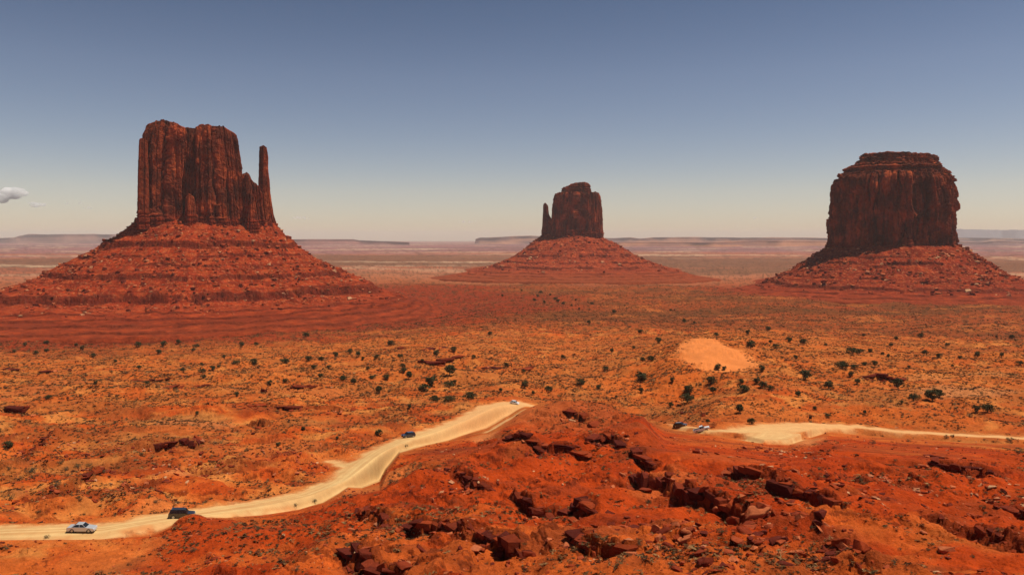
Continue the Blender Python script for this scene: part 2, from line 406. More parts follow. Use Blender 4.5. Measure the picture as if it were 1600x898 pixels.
    for rows, dist in CAPS:
        inr = (px_ > rows[0][0]) & (px_ < rows[-1][0]) & (Y > 20)
        cap = CZ+ratio(np.interp(px_, *zip(*rows)))*Y-.15
        yr = np.interp(px_, *zip(*dist)); cap = cap-.05*np.maximum(yr-Y, 0)
        wgt = inr*sm(rows[0][0], rows[0][0]+45, px_)*(1-sm(rows[-1][0]-40, rows[-1][0], px_))*sm(.45, .72, Y/yr)*(1-sm(.0, 3.0, Y-yr+3))
        z = np.where(z > cap, z*(1-wgt)+cap*wgt, z)
    # pale tracks lie a little lower than their verges
    z = z-.12*(1-sm(-1, .8, rd))
    # overlook: the spur the photographer stands on drops away at once
    cliff = CZ-1.7-sm(3, 12, r)*14
    z = np.where(r < 40, z*sm(12, 40, r)+cliff*(1-sm(12, 40, r)), z)
    return z, rd, dune, ledge

# ------------------------------------------------------------------ ground sheet (one polar sheet, dense where it is looked at)
uu = np.arange(-.775, .775, 1.30/F); th_d = np.arctan(uu)
th_l = np.linspace(-math.pi, th_d[0], 60)[:-1]; th_r = np.linspace(th_d[-1], math.pi, 60)[1:-1]
TH = np.r_[th_l, th_d, th_r]
rr = [2.0, 4, 6, 8, 10, 12, 16, 20, 26, 32, 38, 44, 50, 55, 60, 64]
r_ = 66.0
while r_ < 29000:
    rr.append(r_)
    zz = max(35.0, CZ-float(base_z(np.array([0.0]), np.array([r_]))[0]))
    f_ = .85 if r_ < 330 else 1.2
    r_ += min(max(r_*r_/(zz*F)*f_, .12), r_*.05)
RR = np.array(rr)
GX = RR[:, None]*np.sin(TH)[None]; GY = RR[:, None]*np.cos(TH)[None]
Z, RD, DN, LG = terrain(GX, GY)
def ground_z(X, Y):
    th = np.arctan2(X, Y); r = np.hypot(X, Y)
    return bil(RR, TH, Z, r, th)
print('ground grid', Z.shape)

def srgb(r, g, b): return np.array([((v/255+.055)/1.055)**2.4 if v > 10 else v/3294 for v in (r, g, b)])
def albedo(r, g, b, k=1.45): return np.clip(srgb(r, g, b)/k, 0, .85)
def mixc(a, b, t): return a*(1-t[..., None])+b*t[..., None]
rad = np.hypot(GX, GY)
c_red = albedo(196, 76, 30); c_deep = albedo(164, 56, 24); c_or = albedo(212, 108, 52); c_tan = albedo(232, 154, 88); c_pale = albedo(236, 176, 124)
c_brown = albedo(140, 72, 46); c_ol = albedo(118, 92, 62)
n1 = fbm2(GX/60, GY/60, 4, 101); n2 = fbm2(GX/14, GY/14, 4, 103); n3 = fbm2(GX/3.2, GY/3.2, 4, 107)
right = sm(-.20, .02, np.arctan2(GX, GY)+.10*n1)
pxg = 800+1197.5*GX/np.maximum(GY, 1); Yb = np.interp(pxg, [100,240,300,400,535,600,700,800,900,1000,1100,1250,1400,1600], [90,118,138,140,168,202,236,246,268,250,228,230,236,226])
nearred = sm(-12, 12, Yb-GY+14*n1+8*n2)*(GY > 5)
C = np.ones(GX.shape+(3,))*c_or
C = mixc(C, c_tan, sm(.0, .7, n2+.3*n1)*.7)
C = mixc(C, c_red, sm(-.1, .6, -n2+.4*n1)*.75)
C = mixc(C, c_red, nearred)
C = mixc(C, c_deep, nearred*sm(-.1, .6, n2)*.55)
C = mixc(C, c_or, nearred*sm(.25, .75, -n1-.5*n2)*.7)
C = mixc(C, albedo(128, 60, 44), sm(.25, .7, fbm2(GX/25+4, GY/13, 3, 111))*.45*(1-sm(300, 500, rad)))
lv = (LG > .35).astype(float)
C = mixc(C, albedo(104, 42, 26), lv*.6)  # shade of the ledge faces put into the ground colour
C = mixc(C, albedo(168, 116, 72), sm(.1, .6, fbm2(GX/45+9, GY/30, 4, 171))*sm(180, 300, rad)*.5*(1-nearred))
C = mixc(C, albedo(150, 66, 36), sm(.25, .6, fbm2(GX/30, GY/26+5, 4, 173))*sm(150, 220, rad)*.6)
C = mixc(C, albedo(170, 98, 56), sm(-.2, .5, fbm2(GX/80, GY/50+3, 4, 175))*sm(180, 260, rad)*.45)
C = mixc(C, albedo(136, 66, 40), nearred*sm(.1, .6, fbm2(GX/18+7, GY/14, 4, 177))*.4)
# middle plain: rows of orange sand, brown scrub flats
C = mixc(C, albedo(205, 118, 62), sm(300, 420, rad)*(1-sm(700, 850, rad))*.45)
bx = fbm2(GX/260, GY/120, 4, 121)
C = mixc(C, albedo(158, 78, 44), sm(600, 1080, rad+240*bx)*.9)
C = mixc(C, albedo(118, 72, 44), sm(-.1, .5, bx)*sm(800, 1150, rad)*.75)
C = mixc(C, albedo(196, 112, 62), sm(.3, .6, fbm2(GX/140, GY/60, 4, 123))*sm(600, 900, rad)*(1-sm(1500, 1900, rad))*.7)
for bx_, by_, r1_ in ((-572, 1330, 560), (217, 2450, 430), (868, 1680, 360)):
    db_ = np.hypot(GX-bx_, GY-by_); C = mixc(C, albedo(152, 58, 34), (1-sm(r1_, r1_+170, db_+90*bx))*.85)
# far plain: banded by distance
b2 = fbm2(GX/2600, GY/700, 4, 131)
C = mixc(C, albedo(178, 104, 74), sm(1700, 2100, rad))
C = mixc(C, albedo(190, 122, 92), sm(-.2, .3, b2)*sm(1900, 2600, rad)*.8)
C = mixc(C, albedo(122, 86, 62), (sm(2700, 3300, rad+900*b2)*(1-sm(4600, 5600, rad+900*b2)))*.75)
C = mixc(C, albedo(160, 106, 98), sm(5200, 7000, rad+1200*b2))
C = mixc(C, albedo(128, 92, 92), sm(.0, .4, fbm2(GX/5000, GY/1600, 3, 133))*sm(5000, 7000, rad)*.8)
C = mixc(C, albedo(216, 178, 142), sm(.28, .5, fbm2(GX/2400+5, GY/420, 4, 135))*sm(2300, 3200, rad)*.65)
# specks of low growth too small to stand up at this distance
sp = fbm2(GX/9, GY/14, 3, 141)
C = mixc(C, albedo(88, 64, 42), sm(.22, .5, sp)*sm(560, 900, rad)*(1-sm(2600, 4500, rad))*.65)
C = mixc(C, albedo(110, 76, 58), sm(.15, .5, fbm2(GX/60, GY/80, 3, 143))*sm(1500, 2200, rad)*.5)
# pale washes and bare sand, by place
PATCH = [(1500,612,90,10,(214,140,96)),(1540,585,50,6,(222,146,92)),(1450,590,50,4,(220,140,86)),(430,700,70,16,(214,120,66)),(280,735,16,18,(236,150,96)),(240,800,40,30,(232,140,80)),
 (160,870,60,26,(224,122,62)),(60,610,60,14,(196,110,66)),(300,660,90,12,(206,130,84)),(1400,650,160,14,(208,104,46)),(1200,640,90,14,(214,120,62)),(1030,590,120,30,(216,110,50)),
 (760,680,30,24,(222,140,92)),(1040,755,60,18,(206,104,58)),(1130,720,70,14,(198,92,48)),(1500,850,70,22,(206,110,56)),(900,650,80,22,(190,96,56)),(830,640,60,14,(200,104,60)),
 (1230,680,50,16,(226,150,100)),(580,755,60,14,(214,126,74)),(680,790,70,10,(150,60,34)),(980,672,60,10,(160,78,48)),(460,610,130,8,(206,116,64)),(100,500,300,16,(150,56,30))]
for px, py, rx, ry, cc in PATCH:
    c0 = pick(px, py)
    if c0 is None: continue
    k = c0[1]/F; c1 = pick(px, py+ry) ; c2 = pick(px, py-ry)
    ax = rx*k; ay = max(abs((c2[1] if c2 is not None else c0[1])-(c1[1] if c1 is not None else c0[1]))/2, 2); ay = min(ay, ax*3)
    m = 1-sm(.55, 1.15, np.hypot((GX-c0[0])/ax, (GY-c0[1])/ay)+.35*n2)
    C = mixc(C, albedo(*cc), m*.7)
C = C*(1+.13*n3[..., None]*(rad < 900)[..., None])
DNf = sum(inside(GX+fbm2(GX/9, GY/9, 2, 61)*3+fbm2(GX/2, GY/3, 2, q_)*2.2+ox, GY+fbm2(GX/9, GY/9, 2, 62)*5+fbm2(GX/2, GY/3, 2, q_+1)*5+oy, DUNE).astype(float) for q_, ox, oy in ((63, 0, 0), (65, 2, 3), (67, -2, 3), (69, 2, -4), (71, -2, -3)))/5
C = mixc(C, albedo(238, 146, 88)*(1+.06*fbm2(GX/5, GY/2, 3, 65))[..., None], DNf*.95)
edge = fbm2(GX/6, GY/6, 3, 151)*1.3+fbm2(GX/1.5, GY/1.5, 2, 152)*.4
rdm = 1-sm(-2.2, 1.6, RD+edge)
rut = fbm2(RD/1.1, (GX+GY)/70, 2, 153)*.5+.12*n3
road_c = mixc(np.ones(GX.shape+(3,))*albedo(238, 206, 160), albedo(216, 168, 124), sm(-.4, .6, rut))
road_c = mixc(road_c, albedo(206, 158, 112), (np.exp(-((RD+2.0+.25*n2)/.3)**2)+np.exp(-((RD+3.5+.25*n2)/.3)**2)+.7*np.exp(-((RD+5.2)/.35)**2))*.5)
road_c = mixc(road_c, albedo(236, 182, 136), sm(235, 300, rad)*.8)
verge = (1-sm(.5, 5.5, RD+edge*2))
C = mixc(C, albedo(224, 134, 76), verge*.5)
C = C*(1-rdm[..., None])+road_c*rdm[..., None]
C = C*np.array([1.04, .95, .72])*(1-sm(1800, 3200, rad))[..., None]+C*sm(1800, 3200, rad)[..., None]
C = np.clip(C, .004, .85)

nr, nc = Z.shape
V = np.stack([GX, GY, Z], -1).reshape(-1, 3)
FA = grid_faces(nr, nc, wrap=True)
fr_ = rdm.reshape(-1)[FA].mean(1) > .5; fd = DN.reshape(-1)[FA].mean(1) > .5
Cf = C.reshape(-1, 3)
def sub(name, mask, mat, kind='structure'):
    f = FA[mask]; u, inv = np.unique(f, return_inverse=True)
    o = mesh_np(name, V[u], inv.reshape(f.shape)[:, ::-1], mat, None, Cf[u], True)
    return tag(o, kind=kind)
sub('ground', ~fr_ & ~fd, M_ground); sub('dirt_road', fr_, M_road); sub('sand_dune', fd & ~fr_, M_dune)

# ------------------------------------------------------------------ buttes
class Frame:                      # rigid frame standing across the line of sight at a butte
    def __init__(s, px, Y):
        s.Xc = (px-800)/F*Y; s.Yc = Y; a = math.atan2(s.Xc, Y); s.c, s.s = math.cos(a), math.sin(a)
    def lat(s, px, py):
        u = uof(px, py); t = (u*s.Yc-s.Xc)/(s.c+u*s.s); return t, CZ+ratio(py)*(s.Yc-t*s.s)
    def world(s, a, b): return s.Xc+a*s.c+b*s.s, s.Yc-a*s.s+b*s.c
def hsh(i, j, seed): return PERM[(PERM[(i.astype(np.int64)*7+seed*131) & 4095]+j.astype(np.int64)*13) & 4095]/4095.
def joints(s, z, wd, amp, hb, seed):
    """columns bounded by vertical cracks, broken off here and there at their own heights"""
    q = (s+noise(z/50, s/80, 0, seed)*wd*.35+noise(z/8, s/8, 0, seed+1)*wd*.05)/wd
    q = q+.42*noise(q*.8, 0*q, 0, seed+2)
    i = np.floor(q); f = q-i; r1 = hsh(i, 0*i, seed)
    j = np.floor(z/hb+r1*9+.08*noise(s/6, z/6, 0, seed+3)); r2 = hsh(i, j+3, seed+5)
    return amp*((r1-.5)*1.3+(r2-.5)*1.0-.95*np.abs(2*f-1)**6), r1, r2
def wall_color(x, y, z, seed, dark=.5):
    st = noise(x/9, y/9, z/70, seed)+.5*noise(x/3.5, y/3.5, z/30, seed+1)       # streaks of varnish run down
    pa = noise(x/26, y/26, z/30, seed+2)
    c = np.ones(x.shape+(3,))*albedo(150, 74, 50)
    c = mixc(c, albedo(96, 52, 42), sm(-.2, .5, pa*.8+.5*st+.5*(dark-.5))*.85)
    c = mixc(c, albedo(196, 104, 66), sm(.2, .5, -pa+.2*st)*.7)
    c = mixc(c, albedo(74, 42, 38), sm(.15, .6, noise(x/18, y/18, z/80, seed+5)+.3*st)*dark)
    return c
def tower(fr, name, parent, left, right, top, base, depth, boff=0, e=.62, seed=0, big=6, mid=3.2, fine=1.0, n=420, m=200, dark=.5, strata=0, taper=0, basestrata=1, wmul=1):
    """rock column whose outline follows left/right edges (row -> column) and top profile"""
    Ls = sorted([(fr.lat(px, py)[1], fr.lat(px, py)[0]) for px, py in left]); Rs = sorted([(fr.lat(px, py)[1], fr.lat(px, py)[0]) for px, py in right])
    Tp = sorted([fr.lat(px, py) for px, py in top]); Bp = sorted([fr.lat(px, py) for px, py in base])
    Tp = [(a_, CZ+(z_-CZ)*(1-.42*depth/fr.Yc) if z_ > CZ else z_) for a_, z_ in Tp]     # the near rim, not the middle, makes the skyline
    zT = max(t[1] for t in Tp); zB = min(b[1] for b in Bp)-12
    ph = np.linspace(math.pi/2, 2.5*math.pi, n, endpoint=False); l = np.linspace(0, 1, m)
    l2 = l[:, None]+0*ph[None]; p2 = ph[None]+0*l[:, None]
    cx = np.sign(np.cos(p2))*np.abs(np.cos(p2))**e; cy = np.sign(np.sin(p2))*np.abs(np.sin(p2))**e
    zl = zB+l2*(zT-zB)
    La = np.interp(zl, *zip(*Ls)); Ra = np.interp(zl, *zip(*Rs))
    a = (La+Ra)/2+cx*(Ra-La)/2
    b = boff+cy*depth/2*(1-taper*l2)
    zt = np.interp(a, *zip(*Tp)); z = zB+l2*(zt-zB)
    # displacement along the plan normal
    nx, ny = np.cos(p2), np.sin(p2)*(1.0)
    nl = np.hypot(nx, ny); nx, ny = nx/nl, ny/nl
    X, Y = fr.world(a, b)
    f1 = noise(X/34+seed, Y/34, z/240, seed+11)
    f2 = noise(X/13, Y/13+seed, z/110, seed+12); f2r = .45-np.abs(f2)*1.7
    f3 = noise(X/5.2, Y/5.2, z/46, seed+13); f3r = .35-np.abs(f3)*1.4
    crack = -np.exp(-(noise(X/17+5, Y/17, z/260, seed+14)/.045)**2)
    blk = noise(X/8, Y/8, z/9, seed+15); fn = noise(X/3, Y/3, z/3.4, seed+16)+.6*noise(X/1.4, Y/1.4, z/1.6, seed+17)
    plate = np.sign(noise(X/16, Y/16, z/42, seed+18))*.5                     # exfoliated slabs
    edge = 1-.55*np.abs(cx)**6
    sarc = (p2-math.pi/2)*((Ra-La).mean()+depth)/4*1.15
    j1, ra1, rb1 = joints(sarc, z, big*3.4, mid*1.25, 85, seed+60)
    j2, ra2, rb2 = joints(sarc, z, big*1.25, mid*.6, 38, seed+63)
    j3, ra3, rb3 = joints(sarc, z, big*.5, mid*.2, 15, seed+66)
    d = big*.75*f1*edge+mid*.5*f2r+j1+j2+j3+plate*mid*.12+fine*(blk*.7+fn*.45)
    zz = z+1.5*f2
    if strata: d = d+strata*(noise(zz/3.1, 0*zz, 0, seed+20)+np.sign(noise(zz/6.3, 0*zz+3, 0, seed+21))*.6)
    if basestrata:
        zb = zB+12; k = 1-sm(14, 20, zz-zb-4*f1); d = d+k*(2.2+1.3*np.sign(noise(zz/4.2, 0*zz, 0, seed+23)))*basestrata
    d = d-sm(.93, 1, l2)*2.2*np.maximum(mid/3.2, .4)
    s_ = min(1, (Ra-La).mean()/60)*wmul
    a = a+nx*d*s_-nx*np.abs(nx)*1.2*s_*mid/3; b = b+ny*d*s_
    ztj = noise(X/11, Y/11, 0, seed+25)*2.4*s_+np.sign(noise(X/7, Y/7, 0, seed+26))*1.0*s_
    z = z+l2**8*ztj
    # top cap
    Ra_ = [ (a, b, z) ]
    ac, bc = a[-1].mean(), b[-1].mean(); k_ = np.array([.93, .8, .6, .35, .02])[:, None]
    at = ac+(a[-1]-ac)*k_; bt = bc+(b[-1]-bc)*k_
    tz_ = np.interp(at, *zip(*Tp)); Xt, Yt = fr.world(at, bt)
    zc = tz_+noise(Xt/11, Yt/11, 0, seed+25)*2.4*s_+(1-k_)*1.2
    A = np.vstack([a, at]); B = np.vstack([b, bt]); ZZ = np.vstack([z, zc])
    X, Y = fr.world(A, B)
    col = wall_color(X, Y, ZZ, seed+40, dark)
    kk = np.vstack([ra1*.5+rb1*.3+rb2*.35, np.tile((ra1*.5+rb1*.3+rb2*.35)[-1], (5, 1))])[..., None]
    col = col*(.68+.62*kk)
    stv = noise(ZZ/2.6, 0*ZZ, 0, seed+50)
    if strata: col = mixc(col, albedo(172, 84, 50), sm(0, .3, stv)*.6); col = mixc(col, albedo(92, 48, 38), sm(0, .3, -stv)*.6)
    kb = 1-sm(14, 22, ZZ-(zB+12)); col = mixc(col, albedo(150, 58, 32), kb*(.4+.4*(stv > 0))*(1 if basestrata else 0))
    col = col*np.array([1.08, .86, .62])
    V_ = np.stack([X, Y, ZZ], -1).reshape(-1, 3)
    Fq = grid_faces(m+len(k_), n, wrap=True)
    return mesh_np(name, V_, Fq, M_wall, parent, col.reshape(-1, 3), False)
def talus(fr, parent, left, right, front, inner, bcen, levels, seed=0, n_f=1300, m=420, base_lat=0, tint=(176, 70, 36), rough=1.0, gul=1.0, back=1.0, outer=.35, lift=2.0):
    """debris cone: profiles to the two sides (photo points) and to the front (row, distance along the sight line)"""
    def prof(P_, sgn):
        r = [(sgn*(fr.lat(px, py)[0]-base_lat), fr.lat(px, py)[1]) for px, py in P_]; return np.array(sorted(r))
    Rl, Rr = prof(left, -1), prof(right, 1)
    Dc = math.hypot(fr.Xc, fr.Yc)
    ff = np.array(sorted([(fr.Yc-Y, CZ+ratio(py)*Y) for py, Y in front])); ff[:, 0] = ff[:, 0]/fr.c
    ph = np.r_[np.linspace(math.pi-.15, 2*math.pi+.15, n_f), np.linspace(.15, math.pi-.15, 160)[1:-1]]   # front is -b
    t = np.linspace(-.06, 1, m)
    P2 = ph[None]+0*t[:, None]; T = t[:, None]+0*ph[None]
    cx, cy = np.cos(P2), np.sin(P2)
    # radius rules: own inner and outer radius by direction
    def blend(fl, fR, fF):
        wf = sm(0, 1, np.abs(cy))**1.0; s = np.where(cx < 0, fl, fR); return s*(1-wf)+fF*wf
    ri = blend(Rl[0, 0], Rr[0, 0], ff[0, 0]*1.0)
    ro = blend(Rl[-1, 0], Rr[-1, 0], np.where(cy < 0, ff[-1, 0], ff[-1, 0]*back))
    zl = np.interp(Rl[0, 0]+(Rl[-1, 0]-Rl[0, 0])*T, Rl[:, 0], Rl[:, 1]); zr = np.interp(Rr[0, 0]+(Rr[-1, 0]-Rr[0, 0])*T, Rr[:, 0], Rr[:, 1])
    zf = np.interp(ff[0, 0]+(ff[-1, 0]-ff[0, 0])*T, ff[:, 0], ff[:, 1])
    z = blend(zl, zr, zf)
    r = ri+(ro-ri)*T
    a = base_lat+r*cx; b = r*cy
    X, Y = fr.world(a, b)
    g1 = fbm2(X/60, Y/60, 3, seed+1)*5*gul+fbm2(X/14, Y/14, 4, seed+2)*1.3*rough
    aa = np.arctan2(b, a-base_lat); gully = (np.abs(noise2(aa*13, T*2, seed+3))*3.4-1.0)*sm(.04, .2, T)*(1-sm(.45, .8, T))*gul
    z = z+lift*(1-sm(0, .22, T)); z_s = z.copy()
    z = z+(g1+gully)*sm(0, .1, T)*(1-.985*sm(.42, .6, T))
    led = np.zeros(z.shape); z0 = z.copy()
    slo = np.clip(np.abs(np.gradient(z_s, axis=0))/np.maximum(np.abs(np.gradient(r, axis=0)), .05), .008, 1)
    q_ = np.clip(slo/.45, .1, 1)
    for zk, h, brk in levels:
        zk_ = zk+(fbm2(X/90, Y/90, 2, seed+5)*5+noise2(X/12, Y/12, seed+6)*.8+fbm2(X/5, Y/5, 2, seed+61)*.6)*q_
        hm = h*sm(brk-.25, brk+.15, noise2(X/75+zk, Y/75, seed+7)+.35*noise2(X/16, Y/16, seed+8))*(.75+.4*noise2(X/24, Y/24+zk, seed+66))
        d = z0-zk_
        up = 0.0
        for i_ in range(3):
            up = up+sm(-.25*q_, .25*q_, d-((i_-1)*.13*h+noise2(X/7+i_*9, Y/7, seed+70+i_)*.09*h+noise2(X/2.6, Y/2.6+i_, seed+80+i_)*.02*h)*q_)/3
        z = z+hm*(.5*np.exp(-np.maximum(d, 0)/(h*1.3))*up-.5*np.exp(-np.maximum(-d, 0)/(h*1.6))*(1-up))
        led = np.maximum(led, (hm/h)*np.exp(-(d/(.3*h*np.minimum(1, q_*1.6)))**2))
    z = z+fbm2(X/4, Y/4, 3, seed+9, .6)*.5*rough*(1-.85*sm(.42, .62, T))
    z = z-sm(.97, 1, T)*16
    col = np.ones(z.shape+(3,))*albedo(*tint)
    q1 = fbm2(X/22, Y/22, 4, seed+31); q2 = fbm2(X/5, Y/5, 3, seed+32)
    col = mixc(col, albedo(132, 48, 28), sm(-.1, .5, q1)*.7); col = mixc(col, albedo(196, 98, 56), sm(.1, .6, -q1+.4*q2)*.6)
    col = mixc(col, albedo(206, 130, 92), sm(.38, .6, q2+.2*q1)*.7*(1-sm(.5, .7, T)))
    st = noise(z/3.3, 0*z, 0, seed+33); col = mixc(col, albedo(120, 42, 26), sm(.05, .3, st)*.5)
    col = mixc(col, albedo(104, 42, 30), sm(.12, .45, led)*.7)  # darker rock layers at the steps, with their face shade painted in too
    col = mixc(col, albedo(158, 84, 52)*(.85+.3*sm(-.4, .4, q1))[..., None], sm(.45, .95, T+.2*q1)*outer)
    col = col*np.array([.90, .74, .60])
    V_ = np.stack([X, Y, z], -1).reshape(-1, 3)
    o = mesh_np('talus_slope', V_, grid_faces(m, len(ph), wrap=True)[:, ::-1], M_talus, parent, col.reshape(-1, 3), True)
    return o, (X, Y, z, T, led)
TALUS = []
# --- west butte
fw = Frame(310, 1400)
bw = tag(empty('butte', (fw.Xc, fw.Yc, 0)), 'wide double-headed red sandstone butte with a thin free-standing spire beside it', 'butte')
def localise(o, root):
    o.data.transform(Matrix.Translation(-Vector(root.location))) ; return o
kids = []
kids.append(tower(fw, 'rock_tower', bw, [(360,219),(340,217),(300,217),(262,218),(245,220),(222,223),(205,226),(190,232)] and [(219,360),(217,335),(217,300),(218,262),(219,240),(222,215),(224,203),(227,197)],
  [(307,360),(306,300),(306,250),(306,195)], [(222,204),(227,197),(232,193),(245,189),(262,188),(270,191),(279,194),(284,198),(296,199),(312,200)], [(215,347),(260,349),(310,352)], 95, 0, .6, 11, 7, 3.6, 1.0, 420, 230, .55))
kids.append(tower(fw, 'rock_tower', bw, [(300,360),(301,300),(301,240),(301,196)], [(381,362),(379,330),(377,300),(376,270),(374,250),(372,225),(371,212),(370,206)],
  [(296,200),(306,197),(318,195),(335,198),(348,198),(356,203),(364,207),(372,212)], [(300,352),(340,352),(382,357)], 105, -8, .62, 17, 6, 3.4, 1.0, 420, 230, .55))
kids.append(tower(fw, 'rock_tower', bw, [(240,356),(240,205),(242,199)], [(362,356),(362,210),(360,203)], [(240,200),(262,192),(300,201),(330,198),(360,205)], [(240,350),(362,355)], 56, 12, .55, 13, 3, 2.4, .8, 240, 160, .6))
kids.append(tower(fw, 'rock_pillar', bw, [(219,352),(218,300),(219,262),(220,222)], [(236,352),(235,300),(234,262),(233,222)], [(219,224),(225,221),(234,224)], [(217,347),(236,348)], 26, -46, .7, 23, 2, 2, .8, 140, 160, .2, wmul=1.7))
kids.append(tower(fw, 'rock_pillar', bw, [(288,352),(290,325),(291,306)], [(308,352),(306,325),(304,306)], [(290,311),(296,305),(305,310)], [(287,350),(309,351)], 28, -54, .75, 29, 2, 2, .8, 120, 100, .2, wmul=1.7))
kids.append(tower(fw, 'rock_shoulder', bw, [(366,358),(368,320),(370,276)], [(414,360),(412,330),(410,305),(408,280)], [(368,279),(376,275),(383,272),(388,276),(391,283),(398,288),(404,296),(409,312),(413,325)], [(366,355),(412,358)], 52, -22, .7, 31, 3, 3, 1.0, 240, 130, .3, wmul=1.3))
kids.append(tower(fw, 'rock_shoulder', bw, [(376,358),(379,335),(382,305)], [(402,360),(399,335),(394,305)], [(378,308),(388,302),(398,309)], [(374,356),(403,358)], 34, -46, .8, 35, 2, 3, 1.0, 160, 110, .2, wmul=1.5))
kids.append(tower(fw, 'thin_spire', bw, [(403,364),(404,330),(404,295),(405,260),(405,229)], [(435,366),(432,350),(427,334),(422,300),(421,285),(419,262),(419,245),(417,229)], [(405,229),(411,227),(418,230)], [(402,358),(436,362)], 26, 0, .75, 37, 1.5, 1.6, .7, 160, 240, .3, wmul=1.4, taper=.3))
o, d_ = talus(fw, bw, [(222,346),(205,356),(176,375),(120,404),(62,434),(22,452),(-60,468)], [(430,356),(446,372),(468,388),(500,408),(556,434),(600,452),(660,472)],
  [(350,1352),(362,1330),(378,1304),(395,1275),(430,1212),(455,1168),(470,1148),(482,1090),(500,985),(515,905),(522,868)], .8, 0,
  [(101, 8.5, -.5), (84, 4, .05), (66, 4, .1), (49, 7, -.35), (22, 14, -.5), (10.5, 3.0, -.4), (8.0, 3.4, -.8), (5.8, 3.4, -.9), (4.0, 3.2, -.7), (2.4, 3.6, -1.2), (1.0, 2.6, -1.0)], 200, 1500, 460, base_lat=0, lift=8.0)
kids.append(o); TALUS.append((fw, d_))
for k in kids: localise(k, bw)
# --- middle butte
fe = Frame(900, 2600)
be = tag(empty('butte', (fe.Xc, fe.Yc, 0)), 'smallest and farthest of the buttes, with a blocky cap and short thumb-like pinnacle', 'butte')
kids = [tower(fe, 'rock_tower', be, [(859,372),(861,340),(863,317),(866,306),(868,299)], [(941,372),(940,335),(938,315),(936,299)], [(862,303),(869,301),(878,300),(925,300),(934,300),(940,303)], [(858,367),(900,369),(941,368)], 150, 0, .55, 61, 5, 4, 1.2, 320, 130, .55),
 tower(fe, 'rock_cap', be, [(878,302),(878,293),(879,287)], [(924,302),(923,294),(922,285)], [(877,293),(886,291),(890,290),(893,287),(905,285),(918,285),(924,290)], [(878,299),(923,299)], 95, 0, .6, 67, 3, 2, 1.4, 160, 50, .8, strata=2.0, basestrata=0),
 tower(fe, 'thin_spire', be, [(846,372),(848,345),(849,320)], [(868,372),(866,352),(862,340),(857,331),(856,319)], [(848,320),(852,317),(856,321)], [(846,367),(866,368)], 34, 0, .75, 71, 1.5, 2.2, .9, 110, 110, .7, wmul=1.0)]
o, d_ = talus(fe, be, [(850,366),(838,375),(825,384),(812,394),(800,403),(776,415),(742,425),(690,433)], [(938,370),(955,378),(970,386),(985,396),(1000,407),(1020,418),(1042,429),(1064,434)],
  [(368,2530),(385,2450),(400,2390),(410,2330),(424,2180),(436,2030),(441,1960)], .75, 0,
  [(78, 6, .05), (56, 7, -.1), (36, 5, .1), (24, 8, -.3), (13, 4, -.3), (8, 4, -.4), (4, 3, -.4)], 300, 1000, 260, tint=(170, 74, 44), outer=.85)
kids.append(o); TALUS.append((fe, d_))
for k in kids: localise(k, be)
# --- right butte
fm = Frame(1395, 1750)
bm_ = tag(empty('butte', (fm.Xc, fm.Yc, 0)), 'massive barrel-shaped dark red butte with a stepped flat-topped cap and no spire', 'butte')
kids = [tower(fm, 'rock_tower', bm_, [(1293,395),(1294,370),(1294,330),(1296,300),(1298,276)], [(1501,395),(1503,350),(1503,320),(1500,295),(1496,272)],
  [(1297,278),(1312,277),(1316,270),(1330,268),(1400,266),(1470,268),(1486,272),(1497,278)], [(1288,388),(1340,391),(1400,388),(1450,386),(1503,385)], 265, 0, .92, 81, 12, 9.5, 1.8, 620, 230, .62),
 tower(fm, 'rock_cap', bm_, [(1308,278),(1318,268),(1322,258)], [(1492,278),(1487,266),(1482,258)], [(1316,266),(1322,259),(1340,254),(1400,252),(1465,254),(1486,262)], [(1310,276),(1490,276)], 215, 0, .7, 87, 5, 3, 1.8, 360, 70, .6, strata=3.0, basestrata=0, taper=.1),
 tower(fm, 'rock_cap', bm_, [(1328,262),(1340,250),(1347,243)], [(1480,262),(1473,252),(1464,244)], [(1330,258),(1340,248),(1350,243),(1460,243),(1474,252)], [(1326,262),(1482,262)], 175, 0, .72, 91, 4, 2.5, 1.6, 300, 60, .5, strata=3.0, basestrata=0, taper=.2),
 tower(fm, 'rock_cap', bm_, [(1346,249),(1343,245),(1343,240)], [(1463,249),(1467,246),(1467,241)], [(1342,242),(1352,239),(1380,238),(1400,237),(1420,238),(1455,240),(1468,242)], [(1343,247),(1467,247)], 140, 0, .7, 95, 4, 2, 1.4, 260, 40, .7, strata=1.6, basestrata=0)]
o, d_ = talus(fm, bm_, [(1296,386),(1275,398),(1250,414),(1215,436),(1180,447)], [(1496,383),(1515,394),(1535,407),(1570,428),(1600,444),(1640,449)],
  [(386,1625),(398,1600),(412,1572),(425,1545),(440,1500),(456,1440),(466,1385),(475,1310)], .8, 0,
  [(72, 4, .05), (58, 5, -.1), (30, 3, .1), (15, 6, -.35), (7, 3, .0), (3, 2.4, .0)], 400, 1200, 340, tint=(160, 64, 36))
kids.append(o); TALUS.append((fm, d_))
for k in kids: localise(k, bm_)

